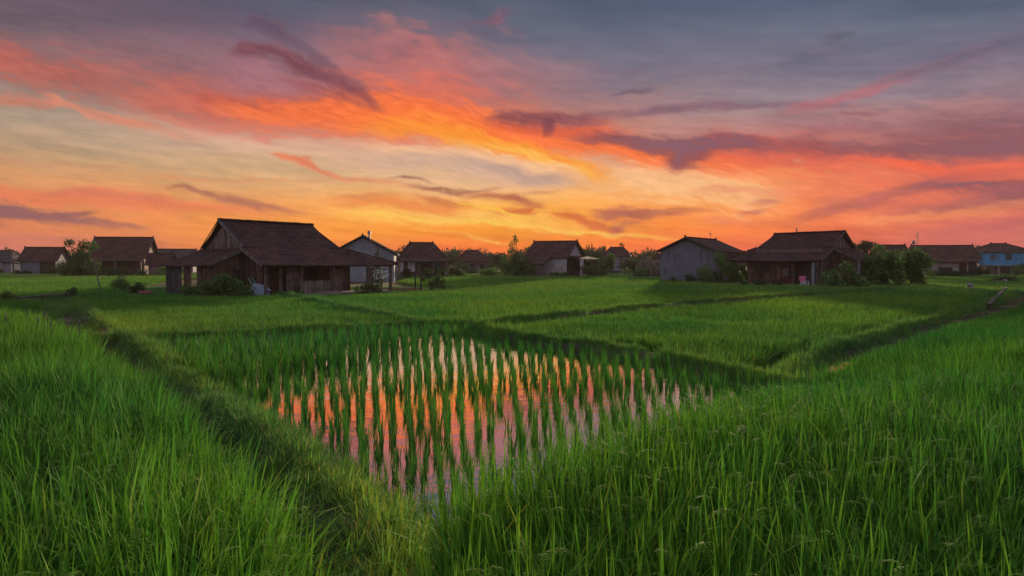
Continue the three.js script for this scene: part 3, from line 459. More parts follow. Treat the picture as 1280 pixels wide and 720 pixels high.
{ const f = stuff('village_grass', 'rough grass on the open ground around the houses', 'grass');
  const skip = (x, d) => inside(FIELD_C, x, d) || inside(FIELD_D, x, d) || inside(FIELD_B, x, d) || inside(FIELD_E, x, d) || inside(FIELD_F, x, d) || inside(WATER, x, d);
  plantAll(f, 'grass_tufts', V_TUFT, GRASS, grow(scatter([[-45, 26], [-17, 24], [-24, 40], [-40, 42]], .3, 95, 50, 20, skip), () => 1.7), { seed: 17, wide: 1.6 });
  plantAll(f, 'grass_tufts', V_FAR, GRASS, grow(scatter([[-30, 42], [-13, 40.5], [-2, 51], [-3, 64], [-36, 64]], .36, 96, 90, 38, skip), (x, d) => .2 + .14 * fbm(x, d, 2)), { seed: 18, wide: 1.5 });
  plantAll(f, 'grass_tufts', V_FAR, GRASS, grow(scatter([[-120, 98], [120, 98], [120, 150], [-120, 150]], 1.0, 97, 200, 90), () => .45), { seed: 19, wide: 4 });
  plantAll(f, 'grass_tufts', V_FAR, GRASS, grow(scatter([[19, 46.5], [31, 47], [48, 56], [60, 104], [14, 104], [18, 72], [23, 58]], .42, 98, 120, 44, skip), (x, d) => .34 + .2 * fbm(x * .6, d * .6, 2)), { seed: 20, wide: 1.8 }); }

// ---------------------------------------------------------------- houses
const R = rngOf(2024);
const jit = (s) => (R() - .5) * 2 * s;
// a wall of upright boards along local x or z: from p to q (x, z), bottom y0, top height given by f(0..1)
function planks(p, q, y0, f, o = {}) {
  const L = Math.hypot(q[0] - p[0], q[1] - p[1]), w = o.w ?? .22, n = Math.max(1, Math.round(L / w)), list = [], a = Math.atan2(-(q[1] - p[1]), q[0] - p[0]);
  for (let i = 0; i < n; i++) { const t0 = i / n + .03 / n, t1 = (i + 1) / n - .03 / n, tm = (t0 + t1) / 2; if (o.gap && o.gap(tm)) continue;
    const h = f(tm) - y0 + jit(.012), k = (.68 + .6 * R()) * (R() < .08 ? .5 : 1) * (R() < .07 ? 1.5 : 1), g = box(t0 * L, t1 * L, 0, Math.max(.05, h), -.02, .02); g.translate(0, y0, jit(.012)); g.rotateY(a); g.translate(p[0], 0, p[1]); list.push(tint(g, k, k * (.95 + .08 * R()), k * (.92 + .12 * R()))); }
  return list.length ? merge(list) : null;
}
function boards(parent, name, p, q, y0, f, mat, o) { const g = planks(p, q, y0, f, o); return g ? part(parent, name, g, mat) : null; }
function ridgeCap(a, b, r = .09) { const n = Math.round(a.distanceTo(b) / .34), l = []; for (let i = 0; i < n; i++) { const p = a.clone().lerp(b, i / n), q = a.clone().lerp(b, (i + 1.12) / n); p.y += jit(.015); q.y += jit(.015) + .012; l.push(stick(p, q, r * (1 + jit(.12)), r * .85, 6)); } return merge(l); }
function roof(parent, name, a, b, c, d, mat, o = {}) { return part(parent, name, slab(a, b, c, d, o.thick ?? .09, { seed: R() * 50, ...o }), mat); }
function beam(parent, name, a, b, w, h, mat) { // a flat board on edge between two points
  const d = b.clone().sub(a), g = new THREE.BoxGeometry(d.length(), h, w); metres(g); const q = new THREE.Quaternion().setFromUnitVectors(V(1, 0, 0), d.clone().normalize()); g.applyQuaternion(q); const m = a.clone().add(b).multiplyScalar(.5); g.translate(m.x, m.y, m.z); return part(parent, name, g, mat); }
const post = (parent, x, z, h, r, mat, y0 = 0) => part(parent, 'post', box(x - r, x + r, y0, h, z - r, z + r), mat);
function windowIn(parent, w, h, at, turn, frameMat, paneMat = M.glass) { const f = part(parent, 'window', merge([box(-w / 2 - .07, w / 2 + .07, h, h + .08, -.02, .07), box(-w / 2 - .07, w / 2 + .07, -.1, 0, -.02, .09), box(-w / 2 - .07, -w / 2, 0, h, -.02, .07), box(w / 2, w / 2 + .07, 0, h, -.02, .07), box(-.025, .025, 0, h, -.02, .05)]), frameMat); part(f, 'pane', box(-w / 2, w / 2, 0, h, .005, .02), paneMat); f.position.copy(at); f.rotation.y = turn; return f; }
function doorIn(parent, w, h, at, turn, mat, frameMat) { const f = part(parent, 'door', box(-w / 2, w / 2, 0, h, .005, .05), mat); part(f, 'frame', merge([box(-w / 2 - .08, -w / 2, 0, h + .08, -.02, .08), box(w / 2, w / 2 + .08, 0, h + .08, -.02, .08), box(-w / 2, w / 2, h, h + .08, -.02, .08)]), frameMat); f.position.copy(at); f.rotation.y = turn; return f; }

// old wooden farmhouse: high saddle roof, long lean-to roof over a front veranda and another over the near gable end.
// local x runs along the ridge away from the near gable (sx mirrors it), local z towards the front
function farmhouse(o) {
  const t = thing(o.name, o.label, 'house', o.x, o.d, o.turn, 'old wooden farmhouses'), s = o.sx, P = (x, y, z) => V(s * x, y, z);
  const { L, brk, eave, side, back, hr, hb, he, farEnd } = o, ov = .35;
  // upper saddle roof
  roof(t, 'upper_roof_slope', P(-ov, hr, 0), P(L + .25, hr - .08, 0), P(L + .25 + o.flare, hb, brk), P(-ov + .12, hb, brk), o.tile, { nu: 22, nv: 9, curve: .12, sag: .1, amp: .04 });
  roof(t, 'upper_roof_slope', P(-ov, hr, 0), P(L + .25, hr - .08, 0), P(L + .25 + o.flare, hb, -back), P(-ov + .12, hb, -back), o.tile, { nu: 22, nv: 9, curve: .12, sag: .1, amp: .04 });
  part(t, 'ridge_tiles', ridgeCap(P(-ov - .06, hr + .01, 0), P(L + .28, hr - .07, 0), .12), o.tile);
  roof(t, 'far_end_roof', P(L + .2, hr - .25, .15), P(L + .2, hr - .25, -.15), P(L + .3 + o.flare, hb, -back), P(L + .3 + o.flare, hb, brk), o.tile, { nu: 10, nv: 6, sag: .02 });
  // lower front roof and its far hip
  const x1 = L + farEnd;
  roof(t, 'veranda_roof', P(-.32, hb - .03, brk - .12), P(L + .5 + o.flare, hb - .03, brk - .12), P(x1, he + .02, eave), P(-.32, he, eave), o.tileLow, { nu: 26, nv: 8, curve: .07, sag: .06, amp: .05 });
  roof(t, 'hip_roof', P(L + .45 + o.flare, hb - .06, brk - .3), P(L + .45 + o.flare, hb - .06, -back), P(x1, he + .02, -back), P(x1, he + .02, eave), o.tileLow, { nu: 14, nv: 6, curve: .08, sag: .06, amp: .04 });
  part(t, 'hip_tiles', ridgeCap(P(L + .5 + o.flare, hb, brk - .25), P(x1, he + .08, eave), .07), o.tileLow);
  // side roof over the near gable end
  roof(t, 'side_roof', P(.1, hb - .05, brk + .1), P(.1, hb - .05, -back - .6), P(-side, he - .02, -back - 1.4), P(-side, he, brk + .1), o.tile, { nu: 18, nv: 7, curve: .06, sag: .06, amp: .05 });
  // barge boards
  beam(t, 'bargeboard', P(-ov - .03, hr - .03, .02), P(-ov + .1, hb - .07, brk + .02), .05, .2, M.board);
  beam(t, 'bargeboard', P(-ov - .03, hr - .03, -.02), P(-ov + .1, hb - .07, -back - .02), .05, .2, M.postDark);
  beam(t, 'bargeboard', P(-.36, hb - .13, brk - .2), P(-.36, he - .06, eave + .02), .05, .15, M.board);
  beam(t, 'bargeboard', P(.05, hb - .16, brk + .13), P(-side - .02, he - .1, brk + .13), .05, .15, M.board);
  // gable boards
  const gf = (z) => (z > 0 ? lerp(hr - .18, hb - .12, z / brk) : lerp(hr - .18, hb - .12, -z / back));
  boards(t, 'gable_boards', [s * .05, -back + .2], [s * .05, brk - .2], hb - .12, (u) => gf(lerp(-back + .2, brk - .2, u)), M.woodPale, { w: .26, gap: (u) => u > .48 && u < .52 && R() < .5 });
  // walls: front (behind the veranda), near end, side lean-to
  const top = hb - .25, fz = o.wallZ;
  boards(t, 'front_wall', [s * .3, fz], [s * o.open[0], fz], .25, () => lerp(hb, he, (fz - brk) / (eave - brk)) - .2, o.wood);
  boards(t, 'front_wall', [s * o.open[1], fz], [s * (L + .6), fz], .25, () => lerp(hb, he, (fz - brk) / (eave - brk)) - .2, o.wood);
  boards(t, 'far_wall', [s * (L + .7), fz], [s * (L + .7), -back + .3], .25, () => top, M.wood);
  boards(t, 'rear_wall', [s * -.2, -back + .3], [s * (L + .7), -back + .3], .25, () => top - .2, M.wood);
  part(t, 'inner_wall', box(Math.min(s * .4, s * (L + .5)), Math.max(s * .4, s * (L + .5)), .25, top, fz - 1.6, fz - 1.55), M.rose);
  boards(t, 'end_wall', [s * .02, brk - .1], [s * .02, fz], .2, (u) => lerp(hb, he, clamp((lerp(brk - .1, fz, u) - brk) / (eave - brk))) - .2, o.wood);
  boards(t, 'end_wall', [s * .02, fz + .01], [s * .02, eave - .7], .2, (u) => lerp(hb, he, clamp((lerp(fz, eave - .7, u) - brk) / (eave - brk))) - .22, o.wood);
  boards(t, 'lean_to_wall', [s * (-side + .35), brk - .15], [s * 0, brk - .15], .15, (u) => lerp(he, hb, clamp((lerp(-side + .35, 0, u) + side) / side)) - .22, o.wood);
  boards(t, 'side_wall', [s * (-side + .35), -back - 1.2], [s * (-side + .35), -back + 1.7], .1, () => he - .06, M.woodGrey, { w: .3 });
  boards(t, 'side_wall', [s * (-side + .35), -back + 2.2], [s * (-side + .35), brk - .15], .1, () => he - .06, o.wood, { w: .26, gap: (u) => u > .3 && u < .5 });
  // veranda floor, posts, beam
  part(t, 'veranda_floor', box(Math.min(s * -.1, s * (x1 - .4)), Math.max(s * -.1, s * (x1 - .4)), -.1, .26, fz - .1, eave - .35), M.stone);
  for (const x of o.posts) post(t, s * x, eave - .3, he - .1, .075, M.post, .26);
  beam(t, 'eave_beam', P(-.2, he - .12, eave - .3), P(x1 - .3, he - .1, eave - .3), .1, .12, M.postDark);
  return t;
}
const main = farmhouse({ name: 'wooden_farmhouse', label: 'large dark wooden farmhouse with open veranda and long tiled roofs, bushes at its gable end', x: -20.9, d: 50, turn: Math.atan2(.72, .69), sx: 1, L: 6.9, brk: 3.5, back: 3.5, eave: 6.5, side: 2.7, hr: 5.48, hb: 3.52, he: 2.26, flare: .25, farEnd: 3.8, wallZ: 4.6, open: [3.6, 4.9], posts: [.05, 5.2, 8.1, 10.2], tile: M.tileDark, tileLow: M.tile, wood: M.wood });
{ const h = main;                                              // what is special to the large farmhouse
  boards(h, 'half_wall', [2.6, 6.05], [6.0, 6.05], .26, () => 1.12, M.woodPale, { w: .3 });
  boards(h, 'pale_boards', [1.5, 5.2], [3.4, 5.2], .26, () => 2.15, M.woodPale, { w: .26, gap: (u) => R() < .15 });
  boards(h, 'pale_boards', [5.6, 5.1], [7.1, 5.1], .8, () => 1.9, M.woodPale, { w: .3, gap: (u) => R() < .25 });
  boards(h, 'screen', [8.3, 6.0], [8.75, 6.0], .3, () => 2.0, M.woodPale, { w: .24 });
  part(h, 'step', box(3.6, 5.4, .0, .34, 6.3, 6.75), M.stone);
  const dr = part(h, 'door', merge([box(-.42, .42, 0, 1.3, -.02, .03), (() => { const g = new THREE.CylinderGeometry(.42, .42, .05, 20, 1, false, 0, Math.PI); g.rotateX(Math.PI / 2); g.rotateZ(Math.PI / 2); g.translate(0, 1.3, .005); return metres(g); })()]), M.postDark); dr.position.set(-.55, .2, 3.42);
}
const right = farmhouse({ name: 'wooden_farmhouse', label: 'brown wooden farmhouse with small pale gable, pink chair by its doorway', x: 33.9, d: 71, turn: -42 * Math.PI / 180, sx: -1, L: 6.66, brk: 3.2, back: 4, eave: 7, side: 2.9, hr: 5.6, hb: 4.0, he: 2.62, flare: .5, farEnd: 2.6, wallZ: 5.9, open: [1.0, 2.5], posts: [.1], tile: M.tileDark, tileLow: M.tileDark, wood: M.wood });
{ const h = right, s = -1;
  windowIn(h, .45, .95, V(s * 6.2, 1.45, 5.93), 0, M.postDark, M.glass); windowIn(h, .45, .95, V(s * 5.3, 1.45, 5.93), 0, M.postDark, M.glass);
  const d = doorIn(h, .8, 1.75, V(s * 3.4, .27, 5.93), 0, M.redDoor, M.postDark); part(d, 'panel', box(-.3, .3, .75, 1.6, .05, .065), M.board);
  post(h, s * .55, 6.5, 2.5, .13, M.greyPale, .26); post(h, s * -2.6, 3.0, 2.6, .1, M.greyPale); post(h, s * -2.6, -1, 2.6, .1, M.post);
  part(h, 'green_sheet', box(-.02, 1.3, 1.1, 1.75, 2.2, 2.24), M.green);
  part(h, 'chimney_pipe', stick(V(s * 4.5, 5.4, 0), V(s * 4.5, 6.15, 0), .07, .06, 8), M.metal);
}

// plain village house: walls, saddle or hipped roof, with doors, windows and posts listed in its own axes (x along the ridge, z to the front)
function house(o) {
  const t = thing(o.name, o.label, o.category ?? 'house', o.x, o.d, o.turn ?? 0, o.group ?? 'village houses'), { L, W, hw, hr } = o, y0 = o.y0 ?? 0, ov = o.ov ?? .45, hip = o.hip ?? 0, l = L / 2, w = W / 2;
  const rf = o.roof ?? M.tile, wall = o.wall ?? M.white, sl = (hr - hw) / w, he = hw - sl * ov;
  if (o.openEnd) { const g = prism([[-w, 3.15], [w, 3.15], [w, hw - .24], [0, hr - .3], [-w, hw - .24]], l - .15, l); g.rotateY(Math.PI / 2); part(t, 'gable_wall', g, wall); part(t, 'side_wall', box(-l, l, y0, hw - .24, -w, -w + .15), wall); part(t, 'side_wall', box(-l, l, y0, hw - .24, w - .15, w), wall); const b = prism([[-w + .15, y0], [w - .15, y0], [w - .15, hw - .3], [0, hr - .3], [-w + .15, hw - .3]], -l, -l + .15); b.rotateY(Math.PI / 2); part(t, 'back_wall', b, wall); part(t, 'hay', box(-l + .3, -l + 2.5, 0, 1.6, -w + .4, w - .6), M.straw); }
  else if (hip) part(t, 'wall', box(-l, l, y0, hw - .2, -w, w), wall);
  else { const g = prism([[-w, y0], [w, y0], [w, hw - .24], [0, hr - .3], [-w, hw - .24]], -l, l); g.rotateY(Math.PI / 2); part(t, 'wall', g, wall); }
  const k = l + ov, r = l - hip + (hip ? 0 : ov);
  for (const f of [1, -1]) roof(t, 'roof_slope', V(-r, hr, 0), V(r, hr, 0), V(k, he, f * (w + ov)), V(-k, he, f * (w + ov)), rf, { nu: 16, nv: 6, amp: .02, sag: .03 });
  if (hip) for (const f of [1, -1]) { roof(t, 'hip_slope', V(f * r, hr, .02), V(f * r, hr, -.02), V(f * k, he, -w - ov), V(f * k, he, w + ov), rf, { nu: 10, nv: 6, amp: .02, sag: .02 }); for (const q of [1, -1]) part(t, 'hip_tiles', ridgeCap(V(f * r, hr + .03, 0), V(f * k, he + .06, q * (w + ov)), .07), rf); }
  else for (const f of [1, -1]) for (const q of [1, -1]) beam(t, 'bargeboard', V(f * (k + .03), hr - .06, q * .02), V(f * (k + .03), he - .06, q * (w + ov)), .05, .18, o.barge ?? M.postDark);
  part(t, 'ridge_tiles', ridgeCap(V(-r - .05, hr - .0, 0), V(r + .05, hr - .0, 0), .12), rf);
  for (const f of [1, -1]) part(t, 'ridge_finial', box(f * r - .1, f * r + .1, hr, hr + .26, -.08, .08), rf);
  o.more?.(t, { l, w, he }); return t;
}
const xa = (px, d) => (px - 640) / FOCAL * d;
house({ name: 'village_house', label: 'grey house with broad pale gable and a pipe on its ridge, behind the large farmhouse', x: xa(458, 90), d: 90, turn: Math.PI / 2 + .12, L: 9, W: 7.6, hw: 3.7, hr: 5.75, wall: M.greyPale, roof: M.tileGrey, more: (t, { l, w }) => {
  const c = part(t, 'chimney', merge([stick(V(-1.2, 5.2, .5), V(-1.2, 6.1, .5), .12, .12, 8), stick(V(-1.2, 6.1, .5), V(-1.2, 6.45, .5), .24, .2, 10)]), M.metal); roof(t, 'porch_roof', V(l, 3.4, -w), V(l, 3.4, w), V(l + 2, 2.8, w), V(l + 2, 2.8, -w), M.tileGrey); for (const z of [-3, 0, 3]) post(t, l + 1.8, z, 2.8, .07, M.post); windowIn(t, 1, 1, V(l + .01, 1.3, 1.6), Math.PI / 2, M.postDark); doorIn(t, .9, 2, V(l + .01, 0, -1), Math.PI / 2, M.bluePale, M.postDark); } });
house({ name: 'village_house', label: 'hipped red roof house with white washing hung in its veranda', x: xa(527, 108), d: 108, turn: .25, L: 7, W: 5.5, hw: 3.1, hr: 5.5, hip: 1.7, wall: M.rose, roof: M.tile, more: (t, { l, w }) => {
  roof(t, 'veranda_roof', V(-l, 3.1, w + .3), V(l, 3.1, w + .3), V(l + .3, 2.6, w + 2.4), V(-l - .3, 2.6, w + 2.4), M.tile); for (const x of [-3.3, -1, 1.2, 3.3]) post(t, x, w + 2.2, 2.6, .08, M.board); beam(t, 'bargeboard', V(2.2, 5.2, 1.2), V(.2, 3.9, 2.6), .06, .16, M.board); doorIn(t, 1, 2, V(.2, .1, w + .01), 0, M.postDark, M.post); windowIn(t, 1, 1.1, V(2, 1, w + .01), 0, M.postDark); windowIn(t, 1, 1.1, V(-2, 1, w + .01), 0, M.postDark); } });
[[503, -.4], [512, .1], [516.5, .15]].forEach(([px, k], i) => { const d = 104 - k, t = thing('hanging_cloth', 'white sheet of washing hung at the veranda of the hipped red roof house', 'cloth', xa(px, d), d, .2, 'washing on the veranda', 1.0); const g = new THREE.PlaneGeometry(.55, 1.5, 10, 4), p = g.attributes.position; for (let j = 0; j < p.count; j++) p.setZ(j, Math.sin(p.getX(j) * 18 + i) * .05 * (1 - p.getY(j) * .4)); g.computeVertexNormals(); g.translate(0, .75, 0); part(t, 'sheet', g, M.cloth); part(t, 'pole', stick(V(-.5, 1.52, 0), V(.5, 1.54, 0), .02), M.post); });
house({ name: 'village_house', label: 'low hipped house in silhouette between the veranda house and the tall shrubby tree', x: xa(590, 145), d: 145, turn: .1, L: 6.5, W: 6, hw: 2.9, hr: 4.9, hip: 2, wall: M.rose, roof: M.tile, more: (t, { w }) => { doorIn(t, 1, 2, V(0, .1, w + .01), 0, M.postDark, M.post); windowIn(t, 1, 1, V(2, 1, w + .01), 0, M.postDark); } });
house({ name: 'village_barn', label: 'barn with white gable, open dark front and red roof sweeping low', category: 'barn', openEnd: true, x: xa(694, 114), d: 114, turn: -.5, L: 7, W: 6.6, hw: 3.5, hr: 5.9, wall: M.white, roof: M.tile, more: (t, { l, w }) => {
  roof(t, 'side_roof', V(-l - .3, 3.5, w + .2), V(l - 2.5, 3.5, w + .2), V(l - 2.5, 2.2, w + 3), V(-l - 1.5, 2.2, w + 3), M.tile); part(t, 'lean_to_wall', box(-l, l - 2.6, 0, 2.4, w + 2.5, w + 2.6), M.rose);
  roof(t, 'canopy', V(l + .1, 3.5, -w - 1), V(l + .1, 3.5, w - .4), V(l + 2.6, 3.0, w - .4), V(l + 2.6, 3.0, -w - 1), M.tileDark); for (const z of [-w - .8, -1, w - .6]) post(t, l + 2.4, z, 3, z > 0 ? .22 : .08, z > 0 ? M.white : M.post); part(t, 'shed_wall', box(l + .3, l + 2.3, 0, 2.6, -w - 1, -w - .9), M.rose); } });
house({ name: 'village_house', label: 'small two storey house with plants on its roof and a white railing', x: xa(771, 145), d: 145, turn: -.25, L: 5.2, W: 5, hw: 4.0, hr: 5.6, hip: 1.3, wall: M.grey, roof: M.tile, more: (t, { l, w }) => { windowIn(t, .8, 1, V(1.2, 2.6, w + .01), 0, M.white); windowIn(t, .8, 1, V(-1.2, 2.6, w + .01), 0, M.white); part(t, 'railing', merge([box(-2.6, .8, 2.0, 2.08, w + 1.2, w + 1.28), ...[-2.6, -1.8, -1, -.2, .7].map((x) => box(x, x + .1, .9, 2, w + 1.2, w + 1.28)), box(-2.6, .8, .9, .98, w + 1.2, w + 1.28)]), M.white); part(t, 'balcony', box(-2.8, 1, .6, .85, w, w + 1.4), M.grey); } });
house({ name: 'village_house', label: 'blue grey house with plain broad gable wall beside the brown farmhouse', x: 23.4, d: 85.2, turn: Math.atan2(.82, .57), L: 10, W: 6.4, hw: 3.95, hr: 5.35, ov: .5, wall: M.grey, roof: M.tile, more: (t, { l, w }) => { windowIn(t, 1, 1, V(1, 1.2, w + .01), 0, M.postDark); roof(t, 'lean_to_roof', V(-l + 2, 3.3, w + .1), V(l, 3.3, w + .1), V(l, 2.5, w + 2.6), V(-l + 2, 2.5, w + 2.6), M.tileDark); part(t, 'aerial', merge([stick(V(3.4, 5.3, 0), V(3.4, 6.2, 0), .03), stick(V(2.9, 6.1, 0), V(3.8, 6.0, 0), .03), stick(V(3.1, 5.95, .2), V(3.1, 6.2, -.2), .02)]), M.metal); } });
house({ name: 'village_house', label: 'dark roofed house half hidden behind the dense green trees', x: xa(1112, 112), d: 112, turn: .1, L: 4.2, W: 5, hw: 3, hr: 5.2, wall: M.rose, roof: M.tileDark });
house({ name: 'village_house', label: 'long white walled house with red door and straight dark roof', x: xa(1176, 118), d: 118, turn: -.22, L: 8.6, W: 6, hw: 3.2, hr: 5.3, wall: M.white, roof: M.tile, more: (t, { l, w }) => { roof(t, 'eave_roof', V(-l, 3.05, w + .2), V(l - .2, 3.05, w + .2), V(l - .2, 2.6, w + 1.3), V(-l, 2.6, w + 1.3), M.tilePale); doorIn(t, 1.2, 2.1, V(2.2, .2, w + .02), 0, M.redDoor, M.white); windowIn(t, 2, .7, V(-.4, .8, w + .02), 0, M.postDark, M.glass); boards(t, 'end_boards', [l + .03, w - .1], [l + .03, -w + .1], .2, () => 3.1, M.woodGrey, { w: .5 }); boards(t, 'corner_boards', [3.0, w + .03], [l, w + .03], .2, () => 3.0, M.woodGrey, { w: .4 }); } });
house({ name: 'stilt_house', label: 'bright blue house raised on short pillars under a hipped roof', x: xa(1247, 132), d: 132, turn: -.1, L: 8.4, W: 6.5, y0: 1.9, hw: 4.55, hr: 6.0, hip: 2.9, wall: M.blue, roof: M.tileDark, more: (t, { l, w }) => { for (const x of [-l + .2, -1.6, 1.4, l - .2]) for (const z of [-w + .3, w - .3]) post(t, x, z, 1.9, .2, M.stone); part(t, 'floor_slab', box(-l - .15, l + .15, 1.72, 1.88, -w - .15, w + .15), M.stone); part(t, 'under_wall', box(-l, -2, 0, 1.7, -w + .4, w - .5), M.rose); part(t, 'back_wall', box(-2, l, 0, 1.7, -w + .3, -w + .4), M.rose); windowIn(t, .9, .95, V(0, 2.95, w + .01), 0, M.postDark, M.glass); windowIn(t, .8, .8, V(-2.7, 3.0, w + .01), 0, M.bluePale, M.glass); part(t, 'annex', box(-l - 2.4, -l - .05, 1.4, 3.7, -1.5, 1.5), M.bluePale); part(t, 'annex_leg', box(-l - 2.3, -l - 2.1, 0, 1.4, 1, 1.2), M.post); } });
house({ name: 'village_house', label: 'small house with blue grey wall under a straight red roof, beside a leafy tree', x: xa(57, 132), d: 132, turn: .12, L: 6.2, W: 5, hw: 3.0, hr: 5.3, wall: M.grey, roof: M.tile, more: (t, { l, w }) => { part(t, 'dark_front', box(.3, l - .1, .1, 2.6, w + .01, w + .05), M.postDark); roof(t, 'porch_roof', V(-l - 2.8, 3, w), V(-l, 3, w), V(-l, 2.5, w + 2), V(-l - 2.8, 2.5, w + 2), M.tileGrey); post(t, -l - 2.5, w + 1.8, 2.5, .12, M.white); post(t, -l - .2, w + 1.8, 2.5, .1, M.post); } });
house({ name: 'village_house', label: 'low grey roofed sheds beyond the small blue grey house', x: xa(8, 150), d: 150, turn: -.1, L: 7.5, W: 6, hw: 2.7, hr: 5.0, hip: 2, wall: M.grey, roof: M.tileGrey });
house({ name: 'village_house', label: 'porch house with white posts, steep red roof and blue grey barge boards', x: xa(156, 126), d: 126, turn: .16, L: 9, W: 6.6, hw: 3.6, hr: 7.0, ov: .5, wall: M.rose, roof: M.tile, barge: M.greyPale, more: (t, { l, w }) => { boards(t, 'porch_wall', [-l + .5, w + .06], [l - 1.5, w + .06], .2, () => 3.0, M.wood); roof(t, 'porch_roof', V(-l - .45, 3.15, w + .4), V(l + .45, 3.15, w + .4), V(l + .45, 2.75, w + 2), V(-l - .45, 2.75, w + 2), M.tile); [[-l, M.greyPale], [-2.4, M.post], [.4, M.board], [l, M.post]].forEach(([x, m]) => post(t, x, w + 1.8, 2.75, .13, m)); windowIn(t, .9, .9, V(l + .01, 1.5, 0), Math.PI / 2, M.white); } });
house({ name: 'village_house', label: 'low grey roofed house seen between the porch house and the large farmhouse', x: xa(218, 165), d: 165, turn: .3, L: 9, W: 6, hw: 2.7, hr: 5.6, wall: M.grey, roof: M.tileGrey });
house({ name: 'village_house', label: 'small brown shed adjoining the porch house', category: 'shed', x: xa(202, 122), d: 122, turn: .2, L: 3.4, W: 3, hw: 2.4, hr: 4.0, wall: M.rose, roof: M.tileDark });
house({ name: 'village_house', label: 'dark roofed hut beyond the rounded straw stacks', category: 'hut', x: xa(828, 120), d: 120, turn: 0, L: 4, W: 3.6, hw: 2.6, hr: 3.9, hip: 1.2, wall: M.rose, roof: M.tileDark });

// ---------------------------------------------------------------- trees, shrubs
function foliage(seed, lobes, n, size, o = {}) {
  const r = rngOf(seed), pos = [], nor = [], col = [], idx = [], vol = lobes.map((l) => l[3] ** 3 * (l[4] ?? 1)), tot = vol.reduce((a, b) => a + b, 0);
  const q = new THREE.Quaternion(), e = new THREE.Euler();
  let made = 0, guard = 0;
  while (made < n && guard++ < n * 12) {
    let k = r() * tot, i = 0; while (k > vol[i] && i < lobes.length - 1) k -= vol[i++];
    const [lx, ly, lz, lr, ry = 1] = lobes[i], u = r() * 2 - 1, a = r() * 6.283, s = Math.sqrt(1 - u * u), rad = lr * Math.pow(r(), .45);
    const x = lx + Math.cos(a) * s * rad, y = ly + u * rad * ry, z = lz + Math.sin(a) * s * rad; if (y < .02) continue;
    const f = fbm(x / (o.clump ?? .5) + seed, y / (o.clump ?? .5) + z / (o.clump ?? .5) * .7, 2); if (f < (o.gap ?? .46) + .14 * (rad / lr - .8)) continue;
    const L = size * (.6 + .8 * r()), w = L * (o.narrow ?? .5), droop = -.3 - r() * .8;
    e.set(droop + (r() - .5) * 1.2, r() * 6.283, (r() - .5) * 1.4, 'YXZ'); q.setFromEuler(e);
    const base = pos.length / 3, P = [[0, 0, 0], [-w / 2, .02 * L, L * .45], [w / 2, .02 * L, L * .45], [0, -.12 * L, L]], nn = V(0, 1, 0).applyQuaternion(q);
    const t = .75 + .5 * r(), yl = r(); const c = [t * (.85 + .4 * yl), t, t * (.95 - .3 * yl)];
    for (const p of P) { const v = V(...p).applyQuaternion(q); pos.push(x + v.x, y + v.y, z + v.z); nor.push(nn.x, nn.y, nn.z); col.push(...c); }
    idx.push(base, base + 1, base + 2, base + 1, base + 3, base + 2); made++;
  }
  const g = new THREE.BufferGeometry(); g.setAttribute('position', new THREE.Float32BufferAttribute(pos, 3)); g.setAttribute('normal', new THREE.Float32BufferAttribute(nor, 3)); g.setAttribute('color', new THREE.Float32BufferAttribute(col, 3)); g.setIndex(idx); return g;
}
function limbs(lobes, seed, thick) {
  const r = rngOf(seed), l = [], top = Math.max(...lobes.map((q) => q[1])), fork = V(0, Math.min(...lobes.map((q) => q[1] - q[3] * .4), top * .5), 0); fork.y = Math.max(.15, fork.y);
  l.push(stick(V(0, -.1, 0), fork, thick, thick * .75));
  for (const q of lobes) { const tip = V(q[0], q[1], q[2]), mid = fork.clone().lerp(tip, .5).add(V((r() - .5) * q[3] * .4, q[3] * .1, (r() - .5) * q[3] * .4)); l.push(stick(fork, mid, thick * .6, thick * .38, 6), stick(mid, tip, thick * .38, thick * .15, 5));
    for (let k = 0; k < 4; k++) l.push(stick(tip.clone().lerp(mid, r() * .6), tip.clone().add(V((r() - .5) * q[3] * 1.5, (r() - .2) * q[3] * .9 * (q[4] ?? 1), (r() - .5) * q[3] * 1.5)), thick * .16, thick * .05, 4)); }
  return merge(l);
}
function tree(name, label, category, group, px, d, lobes, n, size, mat, o = {}) {
  const t = thing(name, label, category, xa(px, d), d, 0, group), k = o.scale ?? 1;
  part(t, 'trunk', limbs(lobes, o.seed ?? px, o.thick ?? .1), M.bark);
  part(t, 'crown', foliage(o.seed ?? px, lobes, n, size, o), mat);
  return t;
}
const blobs = (seed, n, rx, h0, h1, r, ry = .9) => { const q = rngOf(seed), l = []; for (let i = 0; i < n; i++) l.push([(q() * 2 - 1) * rx, lerp(h0, h1, q()), (q() * 2 - 1) * rx * .7, r * (.7 + .6 * q()), ry]); return l; };
const NEARG = 'village trees and shrubs';
tree('leafy_tree', 'dark bushy tree with open branches on top, between the small house and the porch house', 'tree', NEARG, 100, 112, [[0, 1.7, 0, 2.2, .8], [1.8, 1.5, 0, 1.8, .8], [-1.9, 1.3, 0, 1.7, .8], [0, 3.5, 0, 1.7, .9], [-1.6, 5.6, 0, .85, 1.2], [.8, 5.2, 0, 1.0, .9], [2.2, 4.8, 0, .95]], 5200, .36, LEAF, { clump: .9, gap: .44, seed: 3 });
tree('leafy_shrub', 'low wide hedge at the foot of the bushy tree by the porch house', 'shrub', NEARG, 118, 112, [[-4.5, .6, 0, 1.0, .7], [-2.5, .7, 0, 1.2, .7], [0, .6, 0, 1.2, .6], [2.4, .8, 0, 1.2, .7], [5, .8, 0, 1.4, .7], [8, .6, 0, 1.2, .6]], 2600, .3, LEAFDARK, { seed: 5, thick: .05 });
